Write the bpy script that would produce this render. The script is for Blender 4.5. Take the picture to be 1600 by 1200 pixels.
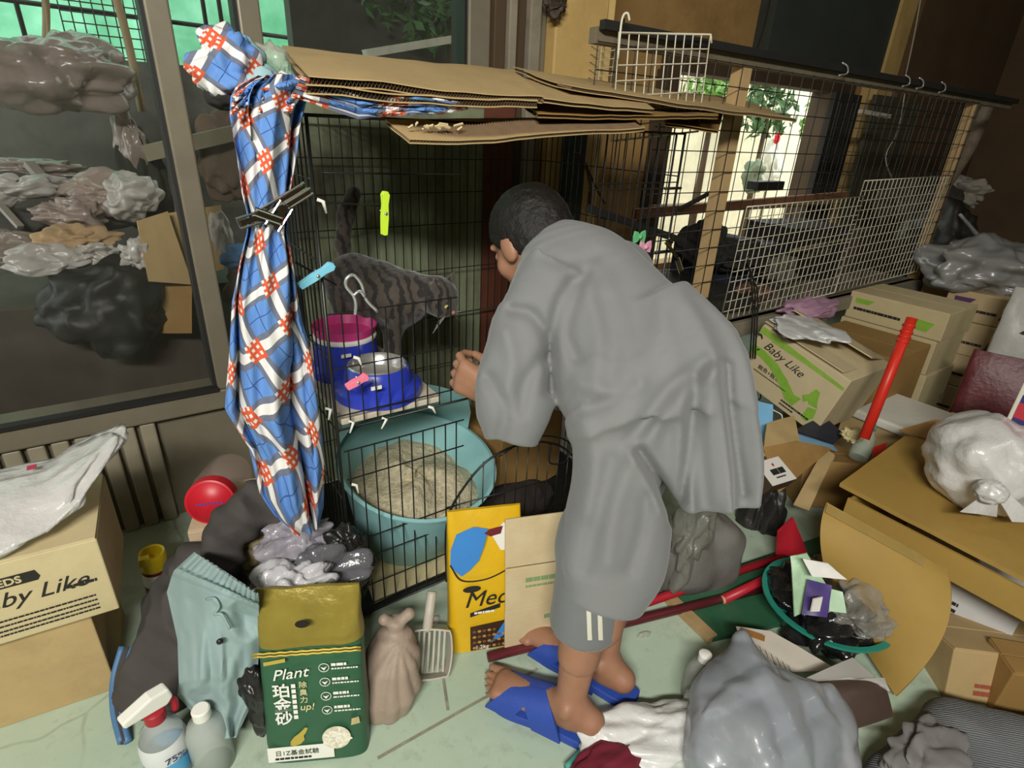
import bpy, bmesh, math, random
import numpy as np
from mathutils import Vector, Matrix, Euler
for o in list(bpy.data.objects): bpy.data.objects.remove(o)
random.seed(4); RNG = np.random.RandomState(7)
S = bpy.context.scene
COL = S.collection
# ---------------------------------------------------------------- camera
F_PX = 873.6; EYE = np.array([0, 0, 1.2])
R = np.array([[.8262, -.2019, .5268], [-.5617, -.3667, .7415], [.0438, -.9081, -.4165]])  # world <- camera (x right, y down, z forward)
_u, _s, _v = np.linalg.svd(R); R = _u @ _v
cam = bpy.data.objects.new('camera', bpy.data.cameras.new('camera')); COL.objects.link(cam)
cam.data.sensor_fit = 'HORIZONTAL'; cam.data.sensor_width = 36; cam.data.lens = F_PX / 1600 * 36; cam.data.clip_start = .02
mw = np.eye(4); mw[:3, 0] = R[:, 0]; mw[:3, 1] = -R[:, 1]; mw[:3, 2] = -R[:, 2]; mw[:3, 3] = EYE
cam.matrix_world = Matrix(mw.tolist()); S.camera = cam
# ---------------------------------------------------------------- world, lights, exposure
wd = bpy.data.worlds.new('world'); S.world = wd; wd.use_nodes = True
wd.node_tree.nodes['Background'].inputs[0].default_value = (.93, 1, .96, 1); wd.node_tree.nodes['Background'].inputs[1].default_value = 3.0
S.view_settings.view_transform = 'Standard'; S.view_settings.look = 'None'; S.view_settings.gamma = 1; S.view_settings.use_curve_mapping = False
S.view_settings.exposure = 0.08
def area(name, loc, aim, sx, sy, power, col=(1, .97, .9)):
    l = bpy.data.lights.new(name, 'AREA'); l.shape = 'RECTANGLE'; l.size = sx; l.size_y = sy; l.energy = power; l.color = col
    o = bpy.data.objects.new(name, l); COL.objects.link(o); o.location = loc
    o.rotation_euler = (Vector(aim) - Vector(loc)).to_track_quat('-Z', 'Y').to_euler(); return o
area('tube_lamp_light', (-1.0, -.95, 2.25), (.5, 1.1, .6), 1.1, .2, 100, (1, .975, .91))
area('far_fill_light', (2.6, -1.3, 2.5), (2.2, .6, .2), 1.0, .14, 6, (1, .95, .85))  # unseen fill light added to lift the dim right side
# ---------------------------------------------------------------- helpers
def ray(x, y):
    d = R @ np.array([x - 800, y - 600, F_PX]); return d / np.linalg.norm(d)
def atZ(x, y, z): d = ray(x, y); return EYE + d * (z - EYE[2]) / d[2]
def atY(x, y, Y): d = ray(x, y); return EYE + d * Y / d[1]
def atX(x, y, X): d = ray(x, y); return EYE + d * X / d[0]
def atD(x, y, D): return EYE + R @ (np.array([x - 800, y - 600, F_PX]) / F_PX * D)
def lin(c):
    if isinstance(c, str): c = [int(c[i:i + 2], 16) / 255 for i in (0, 2, 4)]
    return tuple((v / 12.92 if v <= .04045 else ((v + .055) / 1.055) ** 2.4) for v in c) + (1,)
MATS = {}
class NT:
    def __init__(s, name):
        s.m = bpy.data.materials.new(name); s.m.use_nodes = True; s.t = s.m.node_tree; s.n = s.t.nodes; s.b = s.n['Principled BSDF']
    def new(s, ty, **k):
        nd = s.n.new(ty)
        for a, v in k.items(): setattr(nd, a, v)
        return nd
    def link(s, a, b): s.t.links.new(a, b)
    def math(s, op, a, b=None, c=None):
        nd = s.new('ShaderNodeMath', operation=op)
        for i, v in enumerate((a, b, c)):
            if v is None: continue
            if isinstance(v, (int, float)): nd.inputs[i].default_value = v
            else: s.link(v, nd.inputs[i])
        return nd.outputs[0]
    def mix(s, fac, a, b):
        nd = s.new('ShaderNodeMix', data_type='RGBA')
        if isinstance(fac, (int, float)): nd.inputs[0].default_value = fac
        else: s.link(fac, nd.inputs[0])
        for i, v in ((6, a), (7, b)):
            if isinstance(v, tuple): nd.inputs[i].default_value = v
            else: s.link(v, nd.inputs[i])
        return nd.outputs[2]
    def ramp(s, fac, p0, p1):
        nd = s.new('ShaderNodeMapRange'); s.link(fac, nd.inputs[0]); nd.inputs[1].default_value = p0; nd.inputs[2].default_value = p1; return nd.outputs[0]
    def noise(s, scale, detail=3, rough=.6, stretch=None):
        tc = s.new('ShaderNodeTexCoord'); nd = s.new('ShaderNodeTexNoise'); nd.inputs['Scale'].default_value = scale; nd.inputs['Detail'].default_value = detail; nd.inputs['Roughness'].default_value = rough
        if stretch:
            mp = s.new('ShaderNodeMapping'); mp.inputs['Scale'].default_value = stretch; s.link(tc.outputs['Object'], mp.inputs[0]); s.link(mp.outputs[0], nd.inputs[0])
        else: s.link(tc.outputs['Object'], nd.inputs[0])
        return nd.outputs[0]
    def bump(s, h, strength=.3, dist=.01):
        nd = s.new('ShaderNodeBump'); nd.inputs['Strength'].default_value = strength; nd.inputs['Distance'].default_value = dist
        s.link(h, nd.inputs['Height']); s.link(nd.outputs[0], s.b.inputs['Normal'])
def mat(name, col, rough=.6, metal=0., var=.12, scale=9., bump=0., bscale=None, dirt=None, dirtamt=.5, stretch=None, trans=0., alpha=1., ior=1.45, spec=.5, sheen=0., coat=0., bd=.006):
    if name in MATS: return MATS[name]
    t = NT(name); b = t.b; c = lin(col)
    b.inputs['Roughness'].default_value = rough; b.inputs['Metallic'].default_value = metal; b.inputs['IOR'].default_value = ior
    b.inputs['Transmission Weight'].default_value = trans; b.inputs['Alpha'].default_value = alpha; b.inputs['Specular IOR Level'].default_value = spec
    b.inputs['Sheen Weight'].default_value = sheen; b.inputs['Coat Weight'].default_value = coat
    if var > 0:
        nz = t.noise(scale, 4, .65, stretch)
        f = t.ramp(nz, .3, .72)
        out = t.mix(f, tuple(v * (1 - var) for v in c[:3]) + (1,), tuple(min(1, v * (1 + var)) for v in c[:3]) + (1,))
        if dirt:
            n2 = t.noise(scale * .37 + 1.3, 6, .75); out = t.mix(t.math('MULTIPLY', t.ramp(n2, .5, .72), dirtamt), out, lin(dirt))
        t.link(out, b.inputs['Base Color'])
    else: b.inputs['Base Color'].default_value = c
    if bump: t.bump(t.noise(bscale or scale * 4, 5, .6, stretch), bump, bd)
    MATS[name] = t.m; return t.m
def plastic(name, col, alpha=.5, rough=.25, bump=.5, bscale=18, var=.1):
    if name in MATS: return MATS[name]
    m = mat(name, col, rough, var=var, scale=7, bump=bump, bscale=bscale, spec=.7, bd=.012); t = m.node_tree
    b = t.nodes['Principled BSDF']; b.inputs['Alpha'].default_value = alpha; b.inputs['Coat Weight'].default_value = .35; b.inputs['Coat Roughness'].default_value = .18
    return m
def glassm(name, col=(1, 1, 1), alpha=.25, rough=.08):
    if name in MATS: return MATS[name]
    return mat(name, col, rough, var=0, alpha=alpha, spec=.9)
def link(o, parent=None):
    COL.objects.link(o)
    if parent is not None: o.parent = parent
    return o
def mesh_obj(name, V, Fc, m=None, parent=None, smooth=True, uv=None, world=False, angle=None):
    V = np.asarray(V, float)
    if world and parent is not None:
        V = V - np.array(parent.location) if parent.rotation_euler[:] == (0, 0, 0) else (np.c_[V, np.ones(len(V))] @ np.array(parent.matrix_basis.inverted()).T)[:, :3]
    me = bpy.data.meshes.new(name); me.from_pydata(V.tolist(), [], [list(map(int, f)) for f in Fc]); me.update()
    if uv is not None:
        ul = me.uv_layers.new(name='UVMap'); li = np.zeros(len(me.loops), int); me.loops.foreach_get('vertex_index', li); ul.data.foreach_set('uv', np.asarray(uv, float)[li].ravel())
    if smooth: me.polygons.foreach_set('use_smooth', [True] * len(me.polygons))
    if smooth and angle is not None: me.set_sharp_from_angle(angle=math.radians(angle))
    if m is not None: me.materials.append(m)
    o = bpy.data.objects.new(name, me); return link(o, parent)
def tag(o, label=None, cat=None, group=None, kind=None):
    if label: o['label'] = label
    if cat: o['category'] = cat
    if group: o['group'] = group
    if kind: o['kind'] = kind
    return o
def empty(name, loc, label=None, cat=None, group=None, rot=(0, 0, 0)):
    o = bpy.data.objects.new(name, None); o.location = [float(v) for v in loc]; o.rotation_euler = rot; o.empty_display_size = .05; link(o); return tag(o, label, cat, group)
def frame(o, x, y, origin):
    "orient a thing so its local x,y run along the world vectors x,y (z = x cross y)"
    x = np.array(x, float); x /= np.linalg.norm(x); y = np.array(y, float); y = y - x * (x @ y); y /= np.linalg.norm(y); z = np.cross(x, y)
    m = Matrix(((x[0], y[0], z[0]), (x[1], y[1], z[1]), (x[2], y[2], z[2]))); o.location = [float(v) for v in origin]; o.rotation_euler = m.to_euler(); return o
class MB:
    "collects simple shapes into one mesh"
    def __init__(s): s.V = []; s.F = []; s.k = 0
    def add(s, V, Fc):
        V = np.asarray(V, float); s.V.append(V); s.F += [[i + s.k for i in f] for f in Fc]; s.k += len(V); return s
    def tube(s, pts, r, n=6, cap=True, closed=False):
        pts = [np.asarray(p, float) for p in pts]; N = len(pts); rs = r if hasattr(r, '__len__') else [r] * N
        V = []; up = None
        for i, p in enumerate(pts):
            a = pts[i - 1] if (i > 0 or closed) else p; b = pts[(i + 1) % N] if (i < N - 1 or closed) else p
            t = b - a; L = np.linalg.norm(t); t = t / L if L > 1e-9 else np.array([0, 0, 1.])
            if up is None: up = np.array([0, 0, 1.]) if abs(t[2]) < .9 else np.array([1., 0, 0])
            x = np.cross(up, t); x /= (np.linalg.norm(x) + 1e-12); y = np.cross(t, x); up = y
            for j in range(n):
                w = 2 * math.pi * j / n; V.append(p + rs[i] * (math.cos(w) * x + math.sin(w) * y))
        Fc = []
        for i in range(N if closed else N - 1):
            for j in range(n):
                a = i * n + j; b = i * n + (j + 1) % n; i2 = ((i + 1) % N) * n; Fc.append([a, b, i2 + (j + 1) % n, i2 + j])
        if cap and not closed: Fc += [list(range(n))[::-1], list(range((N - 1) * n, N * n))]
        return s.add(V, Fc)
    def bx(s, lo, hi, M=None):
        lo = np.minimum(lo, hi) if M is None else lo; x0, y0, z0 = lo; x1, y1, z1 = hi
        V = np.array([[x0, y0, z0], [x1, y0, z0], [x1, y1, z0], [x0, y1, z0], [x0, y0, z1], [x1, y0, z1], [x1, y1, z1], [x0, y1, z1]], float)
        if M is not None: V = V @ np.asarray(M)[:3, :3].T
        return s.add(V, [[0, 3, 2, 1], [4, 5, 6, 7], [0, 1, 5, 4], [1, 2, 6, 5], [2, 3, 7, 6], [3, 0, 4, 7]])
    def bar(s, a, b, w, h, up=(0, 0, 1)):
        a = np.asarray(a, float); b = np.asarray(b, float); t = b - a; t /= np.linalg.norm(t); x = np.cross(up, t); x /= np.linalg.norm(x); y = np.cross(t, x)
        V = [p + sx * x * w / 2 + sy * y * h / 2 for p in (a, b) for sx, sy in ((-1, -1), (1, -1), (1, 1), (-1, 1))]
        return s.add(V, [[3, 2, 1, 0], [4, 5, 6, 7], [0, 1, 5, 4], [1, 2, 6, 5], [2, 3, 7, 6], [3, 0, 4, 7]])
    def lathe(s, prof, n=32, c=(0, 0, 0), cap=True):
        V = [[c[0] + r * math.cos(2 * math.pi * j / n), c[1] + r * math.sin(2 * math.pi * j / n), c[2] + z] for r, z in prof for j in range(n)]
        Fc = [[i * n + j, i * n + (j + 1) % n, (i + 1) * n + (j + 1) % n, (i + 1) * n + j] for i in range(len(prof) - 1) for j in range(n)]
        if cap: Fc += [list(range(n))[::-1], list(range((len(prof) - 1) * n, len(prof) * n))]
        return s.add(V, Fc)
    def prism(s, poly, z0, z1):
        n = len(poly); V = [[x, y, z0] for x, y in poly] + [[x, y, z1] for x, y in poly]
        return s.add(V, [list(range(n))[::-1], list(range(n, 2 * n))] + [[i, (i + 1) % n, n + (i + 1) % n, n + i] for i in range(n)])
    def build(s, name, m, parent=None, smooth=False, world=False, bevel=0, angle=None):
        V = np.concatenate(s.V); o = mesh_obj(name, V, s.F, m, parent, smooth, world=world, angle=angle)
        if bevel:
            bm = bmesh.new(); bm.from_mesh(o.data); bmesh.ops.recalc_face_normals(bm, faces=bm.faces)
            es = [e for e in bm.edges if len(e.link_faces) == 2 and e.calc_face_angle(0) > .6]
            bmesh.ops.bevel(bm, geom=es, offset=bevel, segments=2, profile=.5, affect='EDGES'); bm.to_mesh(o.data); bm.free()
        return o
# ---- numpy noise
_T = RNG.rand(64, 64, 64).astype(np.float32)
def vnoise(P, f=1., o=0.):
    Q = np.asarray(P, np.float32) * f + o; I = np.floor(Q).astype(int); W = Q - I; W = W * W * (3 - 2 * W); I &= 63; J = (I + 1) & 63
    def g(a, b, c): return _T[a, b, c]
    x, y, z = W[..., 0], W[..., 1], W[..., 2]
    a = g(I[..., 0], I[..., 1], I[..., 2]) * (1 - x) + g(J[..., 0], I[..., 1], I[..., 2]) * x; b = g(I[..., 0], J[..., 1], I[..., 2]) * (1 - x) + g(J[..., 0], J[..., 1], I[..., 2]) * x
    c = g(I[..., 0], I[..., 1], J[..., 2]) * (1 - x) + g(J[..., 0], I[..., 1], J[..., 2]) * x; d = g(I[..., 0], J[..., 1], J[..., 2]) * (1 - x) + g(J[..., 0], J[..., 1], J[..., 2]) * x
    return (a * (1 - y) + b * y) * (1 - z) + (c * (1 - y) + d * y) * z - .5
def ridge(P, f=1., o=0.): return 1 - 2 * np.abs(vnoise(P, f, o)) * 2
def fbm(P, f=1., o=0., n=3): return sum(vnoise(P, f * 2 ** i, o + 3.7 * i) / 2 ** i for i in range(n))
# ---- signed distance modelling
def rc(P, a, b, ra, rb=None):
    rb = ra if rb is None else rb; a = np.asarray(a, np.float32); b = np.asarray(b, np.float32); d = b - a
    t = np.clip(((P - a) @ d) / (d @ d + 1e-9), 0, 1); return np.linalg.norm(P - a - t[..., None] * d, axis=-1) - (ra + (rb - ra) * t)
def ell(P, c, r, M=None):
    Q = P - np.asarray(c, np.float32)
    if M is not None: Q = Q @ np.asarray(M, np.float32)
    r = np.asarray(r, np.float32); k0 = np.linalg.norm(Q / r, axis=-1); k1 = np.linalg.norm(Q / (r * r), axis=-1) + 1e-6; return k0 * (k0 - 1) / k1
def smin(a, b, k):
    h = np.clip(.5 + .5 * (b - a) / k, 0, 1); return b + (a - b) * h - k * h * (1 - h)
def smax(a, b, k): return -smin(-a, -b, k)
def surfnet(f, lo, hi, h):
    lo = np.asarray(lo, float); hi = np.asarray(hi, float); n = np.ceil((hi - lo) / h).astype(int) + 1
    ax = [lo[i] + h * np.arange(n[i]) for i in range(3)]
    G = np.stack(np.meshgrid(*ax, indexing='ij'), -1).astype(np.float32); 
    k = 4; nc = (n + k - 1) // k; Gc = np.stack(np.meshgrid(*[lo[i] + h * (k * np.arange(nc[i]) + (k - 1) / 2) for i in range(3)], indexing='ij'), -1).astype(np.float32)
    D = f(Gc.reshape(-1, 3)).reshape(nc)
    for i in range(3): D = np.repeat(D, k, axis=i)
    D = D[:n[0], :n[1], :n[2]].copy(); near = np.abs(D) < h * k * 1.6 + .012; D[near] = f(G[near])
    In = D < 0; c = [(i, j, k) for i in (0, 1) for j in (0, 1) for k in (0, 1)]
    sl = lambda A, o: A[o[0]:n[0] - 1 + o[0], o[1]:n[1] - 1 + o[1], o[2]:n[2] - 1 + o[2]]
    cnt = sum(sl(In, o).astype(np.int8) for o in c); act = (cnt > 0) & (cnt < 8); idx = -np.ones(act.shape, int); idx[act] = np.arange(act.sum())
    base = np.argwhere(act); acc = np.zeros((len(base), 3)); num = np.zeros(len(base))
    for a in range(8):
        for b in range(a + 1, 8):
            da = np.array(c[b]) - np.array(c[a])
            if abs(da).sum() != 1: continue
            va = sl(D, c[a])[act]; vb = sl(D, c[b])[act]; m = (va < 0) != (vb < 0)
            t = np.where(m, va / np.where(m, va - vb, 1), 0); acc += np.where(m[:, None], np.array(c[a]) + t[:, None] * da, 0); num += m
    V = lo + h * (base + acc / num[:, None]); Fc = []
    for a in range(3):
        b, d = (a + 1) % 3, (a + 2) % 3
        s0 = [slice(1, n[i] - 1) for i in range(3)]; s0[a] = slice(0, n[a] - 1); s1 = list(s0); s1[a] = slice(1, n[a])
        A = In[tuple(s0)]; B = In[tuple(s1)]; e = np.argwhere(A != B)
        if not len(e): continue
        inn = A[tuple(e.T)]; e = e + np.array([0 if i == a else 1 for i in range(3)])
        ub = np.eye(3, dtype=int)[b]; ud = np.eye(3, dtype=int)[d]
        q = np.stack([idx[tuple((e - ub - ud).T)], idx[tuple((e - ud).T)], idx[tuple(e.T)], idx[tuple((e - ub).T)]], 1)
        q[~inn] = q[~inn][:, ::-1]; Fc.append(q)
    return V, np.concatenate(Fc)
def sdf_obj(name, f, lo, hi, h, m, parent=None, world=True, extra=None):
    V, Fc = surfnet(f, lo, hi, h)
    if extra:
        for g, l2, h2, hh in extra:
            V2, F2 = surfnet(g, l2, h2, hh); Fc = np.concatenate([Fc, F2 + len(V)]); V = np.concatenate([V, V2])
    return mesh_obj(name, V, Fc, m, parent, True, world=world)
_ICO = {}
def ico(n=4):
    if n not in _ICO:
        bm = bmesh.new(); bmesh.ops.create_icosphere(bm, subdivisions=n, radius=1); _ICO[n] = (np.array([v.co[:] for v in bm.verts]), [[v.index for v in f.verts] for f in bm.faces]); bm.free()
    return _ICO[n]
def crumple_d(V, amp, seed, K=22):
    "piecewise flat facets meeting in sharp creases, like crushed film"
    rg = np.random.RandomState(seed + 100); d = np.zeros(len(V)); W = V + .45 * np.stack([vnoise(V, 1.7, seed + k) for k in (0, 11, 23)], 1)
    for k in range(12):
        n = rg.normal(size=3); n /= np.linalg.norm(n); f = rg.uniform(.5, .9) if k < 4 else rg.uniform(1.1, 2.4); x = W @ n * f + rg.rand(); d += (1. if k < 4 else .5) * (np.abs((x % 1) - .5) * 4 - 1) * (1 if k % 2 else -1)
    d += .5 * ridge(W, 4.5, seed + 3) ; d -= d.mean(); return np.clip(amp * d / (d.std() + 1e-6) * .62, -.5, .5)
def blob(name, c, r, m, parent=None, n=5, amp=.12, f=4., rid=.6, seed=0, floor=None, rotz=0, shape=None, crumple=0.):
    "crumpled bag or cloth lump: a sphere pressed and creased"
    V, Fc = ico(n); U = V.copy(); d = amp * (rid * (ridge(V * [1, 1, .8], f, seed * 5.1) * .5 + ridge(V, f * 2.1, seed * 3.3 + 9) * .3) + (1 - rid) * fbm(V, f * .6, seed * 7.7))
    if crumple: d = crumple_d(V, crumple, seed) + .35 * d
    Q = U * (1 + d[:, None])
    if crumple: Q = Q + .22 * np.stack([vnoise(V, 1.3, seed * 1.7 + k) for k in (3, 17, 29)], 1)
    if shape: Q = shape(Q)
    Q = Q * np.asarray(r); cz, sz = math.cos(rotz), math.sin(rotz); Q = Q @ np.array([[cz, sz, 0], [-sz, cz, 0], [0, 0, 1]])
    W = Q + np.asarray(c)
    if floor is not None: W[:, 2] = np.maximum(W[:, 2], floor + .004 * (U[:, 0] * U[:, 1]))
    return mesh_obj(name, W, Fc, m, parent, True, world=parent is not None)
def sheet(name, fn, nu, nv, m, parent=None, th=.002, uvs=(1, 1), world=False, smooth=True, closed=False):
    "cloth, card or film given by fn(u,v) -> point; gets real thickness"
    u, v = np.meshgrid(np.linspace(0, 1, nu), np.linspace(0, 1, nv), indexing='ij'); Pt = np.asarray(fn(u.ravel(), v.ravel())).reshape(nu, nv, 3)
    du = np.gradient(Pt, axis=0); dv = np.gradient(Pt, axis=1); N = np.cross(du, dv); N /= (np.linalg.norm(N, axis=-1, keepdims=True) + 1e-9)
    A = (Pt + N * th / 2).reshape(-1, 3); B = (Pt - N * th / 2).reshape(-1, 3); k = nu * nv; ix = np.arange(k).reshape(nu, nv)
    q = np.stack([ix[:-1, :-1], ix[1:, :-1], ix[1:, 1:], ix[:-1, 1:]], -1).reshape(-1, 4); Fc = list(q) + list(q[:, ::-1] + k)
    rim = list(ix[:, 0]) + list(ix[-1, 1:]) + list(ix[-2::-1, -1]) + list(ix[0, -2:0:-1])
    for i in range(len(rim)):
        a, b = rim[i], rim[(i + 1) % len(rim)]; Fc.append([b, a, a + k, b + k])
    uv = np.stack([u.ravel() * uvs[0], v.ravel() * uvs[1]], 1)
    return mesh_obj(name, np.concatenate([A, B]), Fc, m, parent, smooth, uv=np.concatenate([uv, uv]), world=world, angle=60)
_FC = {}
def text(parent, s, size, x, y, z, m, name='printed_lettering', rot=0., align='LEFT', shear=0., font=None, bold=0.):
    "flat lettering in the local xy plane of parent"
    cu = bpy.data.curves.new('t', 'FONT'); cu.body = s; cu.size = size; cu.align_x = align; cu.shear = shear; cu.offset = bold; cu.resolution_u = 3; cu.extrude = .0004
    t = bpy.data.objects.new('t', cu); COL.objects.link(t); dg = bpy.context.evaluated_depsgraph_get(); me = bpy.data.meshes.new_from_object(t.evaluated_get(dg)); bpy.data.objects.remove(t); bpy.data.curves.remove(cu)
    me.materials.clear(); me.materials.append(m); o = bpy.data.objects.new(name, me); link(o, parent); o.location = (x, y, z); o.rotation_euler = (0, 0, rot); return o
def decal(parent, poly, z, m, name='printed_patch', th=.0006):
    mb = MB(); mb.prism(poly, z, z + th); return mb.build(name, m, parent)
def spline(keys, t):
    "smooth interpolation of rows (t, values...)"
    K = np.asarray(keys, float); return np.stack([np.interp(t, K[:, 0], K[:, i]) for i in range(1, K.shape[1])], -1)
def smoothpath(pts, k=6):
    P = [np.asarray(p, float) for p in pts]; P = [2 * P[0] - P[1]] + P + [2 * P[-1] - P[-2]]; out = []
    for i in range(1, len(P) - 2):
        for j in range(k):
            t = j / k; a, b, c, d = P[i - 1:i + 3]; out.append(.5 * (2 * b + (c - a) * t + (2 * a - 5 * b + 4 * c - d) * t * t + (3 * b - a - 3 * c + d) * t ** 3))
    return out + [P[-2]]
# ================================================================ materials
CARD = mat('cardboard', 'b79d6e', .8, var=.08, scale=6, bump=.12, bscale=60, dirt='7d6745', dirtamt=.35)
CARD2 = mat('cardboard_pale', 'c6b68c', .8, var=.06, scale=6, bump=.1, bscale=60, dirt='8a7850', dirtamt=.25)
CARD3 = mat('cardboard_brown', '9c7a45', .75, var=.1, scale=5, bump=.12, bscale=40, dirt='66502c', dirtamt=.4)
CARDE = mat('cardboard_edge', '6f5a3c', .9, var=.25, scale=60)
INK = mat('black_ink', '23211d', .7, var=0)
WHITEP = mat('white_print', 'e6e4da', .6, var=0)
GREENP = mat('green_print', '86b43c', .7, var=.12, scale=30)
PURPP = mat('purple_print', '53305e', .7, var=0)
BLACKW = mat('black_wire', '1a1a18', .38, var=.2, scale=20, spec=.6)
WHITEW = mat('white_wire', 'cfc9b4', .45, var=.12, scale=15, dirt='8a7a5a', dirtamt=.5)
STEEL = mat('steel', 'd0d0cc', .25, metal=.75, var=.08)
WOODP = mat('wood_pale', 'b09468', .75, var=.16, scale=5, stretch=(1, 1, .12), bump=.2, bscale=30, dirt='5b4931', dirtamt=.4)
WOODG = mat('wood_grey', '8b8270', .8, var=.2, scale=5, stretch=(.12, 1, 1), bump=.25, bscale=30, dirt='433b30', dirtamt=.5)
WOODD = mat('wood_dark', '4a3a28', .75, var=.25, scale=6, stretch=(1, 1, .15), bump=.2, bscale=30)
ALU = mat('bronze_aluminium', '7b7362', .42, metal=.2, var=.1, scale=4, dirt='8b8169', dirtamt=.5, bump=.05)
# ================================================================ setting
def struct(o): o['kind'] = 'structure'; return o
t = NT('mint_floor_paint'); tc = t.new('ShaderNodeTexCoord')
n1 = t.noise(2.2, 6, .7); n2 = t.noise(9, 5, .7); n3 = t.noise(38, 3, .6)
c = t.mix(t.ramp(n1, .35, .7), lin('a9bca6'), lin('bccbb6')); c = t.mix(t.math('MULTIPLY', t.ramp(n2, .56, .72), .55), c, lin('8e9684')); c = t.mix(t.math('MULTIPLY', t.ramp(n3, .6, .75), .3), c, lin('7f8270'))
vo = t.new('ShaderNodeTexVoronoi', feature='DISTANCE_TO_EDGE'); vo.inputs['Scale'].default_value = 1.5
mp = t.new('ShaderNodeMixRGB'); mp.inputs[0].default_value = .12; nz = t.new('ShaderNodeTexNoise'); nz.inputs['Scale'].default_value = 5; t.link(tc.outputs['Object'], nz.inputs[0]); t.link(tc.outputs['Object'], mp.inputs[1]); t.link(nz.outputs[1], mp.inputs[2]); t.link(mp.outputs[0], vo.inputs['Vector'])
crack = t.math('MULTIPLY', t.ramp(vo.outputs[0], .008, .002), .5); c = t.mix(t.math('MULTIPLY', crack, t.ramp(n1, .42, .6)), c, lin('6d6c58'))
t.link(c, t.b.inputs['Base Color']); t.b.inputs['Roughness'].default_value = .45; t.bump(n2, .12, .004); FLOORM = t.m
struct(MB().bx((-2.3, -2.3, -.1), (6.4, 2.36, 0)).build('floor', FLOORM))
for a, b in ((atZ(590, 1185, 0), atZ(740, 1100, 0)), (atZ(740, 1100, 0), atZ(840, 1045, 0)), (atZ(700, 1110, 0), atZ(690, 1040, 0))):
    MB().bar(np.array(a) + [0, 0, .0006], np.array(b) + [0, 0, .0006], .007, .001).build('floor_joint', mat('joint_dirt', '8a8a76', .9, var=.3, scale=30), bpy.data.objects['floor'])
WALLY = mat('ochre_wall_paint', 'c9a869', .7, var=.1, scale=3, dirt='8a6a35', dirtamt=.4, bump=.08)
WALLB = mat('brown_wall_paint', 'a88450', .75, var=.14, scale=3, dirt='6b4c28', dirtamt=.5, bump=.08)
WALLD = mat('dark_wall_paint', '5b4630', .8, var=.15, scale=3, dirt='453a2c', dirtamt=.5)
struct(MB().bx((-2.3, -2.3, 2.7), (6.4, 2.45, 2.8)).build('ceiling', mat('ceiling_paint', '6e675a', .8, var=.05)))
struct(MB().bx((-2.4, -2.4, 0), (6.5, -2.3, 2.7)).build('wall_behind', WALLD))
struct(MB().bx((-2.4, -2.3, 0), (-2.3, 1.9, 2.7)).build('wall_left', WALLD))
struct(MB().bx((6.3, -2.3, 0), (6.4, 2.4, 2.7)).build('wall_right', WALLD))
# window wall: lower part, frames and panes
YW = 1.8
wl = struct(MB().bx((-2.3, YW + .02, 0), (1.06, YW + .1, .36)).build('wall_front', ALU))
for i in range(46):
    x = -2.25 + i * .052
    if x < -.02: MB().bx((x, YW - .006, .0), (x + .04, YW + .02, .355)).build('rib', mat('ribbed_panel', '8d8571', .5, var=.12, scale=5, dirt='5d5645', dirtamt=.5), wl, bevel=.006)
win = struct(MB().bx((-2.3, YW - .02, .36), (1.06, YW + .1, .425)).build('window_1', ALU, bevel=.006))
MB().bx((-2.3, YW - .03, .425), (.156, YW + .0, .437)).build('window_sill', mat('dark_seal', '1d1b17', .6, var=0), win)
for x0, x1, y0 in ((.156, .209, -.02), (.37, .425, .02), (1.04, 1.12, -.01), (-1.2, -1.14, -.02)):
    MB().bx((x0, YW + y0, .425), (x1, YW + .1, 2.2)).build('window_frame', ALU, win, bevel=.005)
    MB().bx((x0 - .009, YW + y0 + .012, .425), (x0, YW + .09, 2.2)).build('seal', MATS['dark_seal'], win)
MB().bx((-2.3, YW - .01, 2.2), (1.12, YW + .1, 2.7)).build('lintel', WALLB, win)
t = NT('dusty_glass'); n = t.noise(3, 5, .7, (1, 1, .25)); t.b.inputs['Base Color'].default_value = lin('3f4038'); t.b.inputs['Roughness'].default_value = .12
t.link(t.math('ADD', t.math('MULTIPLY', t.ramp(n, .4, .8), .18), .10), t.b.inputs['Alpha']); t.b.inputs['Specular IOR Level'].default_value = .8; GLS = t.m
for x0, x1, y0 in ((-1.14, .156, .02), (.209, .37, .05), (.425, 1.04, .05), (-2.3, -1.2, .05)):
    MB().bx((x0, YW + y0, .425), (x1, YW + y0 + .005, 2.2)).build('pane', GLS, win)
t = NT('stained_mint_board'); n = t.noise(7, 6, .75, (1, 1, .1)); n2 = t.noise(2.5, 4, .6); sep = t.new('ShaderNodeSeparateXYZ'); tc = t.new('ShaderNodeTexCoord'); t.link(tc.outputs['Object'], sep.inputs[0])
c = t.mix(t.ramp(n, .35, .68), lin('8f9a7c'), lin('5d5c40')); c = t.mix(t.ramp(n2, .45, .7), c, lin('3f3d2c')); t.link(c, t.b.inputs['Base Color']); t.b.inputs['Roughness'].default_value = .7
struct(MB().bx((.44, YW - .045, 0), (1.08, YW - .02, 1.25)).build('wall_front_board', t.m))
jm = struct(MB().bx((1.12, YW - .0, 0), (1.345, YW + .12, 2.7)).build('trim_1', WOODD))
for i, (x0, x1, d) in enumerate(((1.122, 1.165, .03), (1.17, 1.2, .045), (1.215, 1.25, .02), (1.255, 1.3, .04), (1.305, 1.34, .015))):
    MB().bx((x0, YW - d, 0), (x1, YW + .01, 2.7)).build('plank', (WOODD, WOODG, WOODD, WOODG, ALU)[i], jm, bevel=.004)
struct(MB().bx((1.08, YW - .05, 0), (1.2, YW - .046, 1.3)).build('trim_2', mat('red_brown_board', '5e3322', .7, var=.15)))
struct(MB().bx((1.345, YW - .06, 0), (1.575, YW + .2, 2.7)).build('wall_front_pillar', WALLY, bevel=.006))
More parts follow.
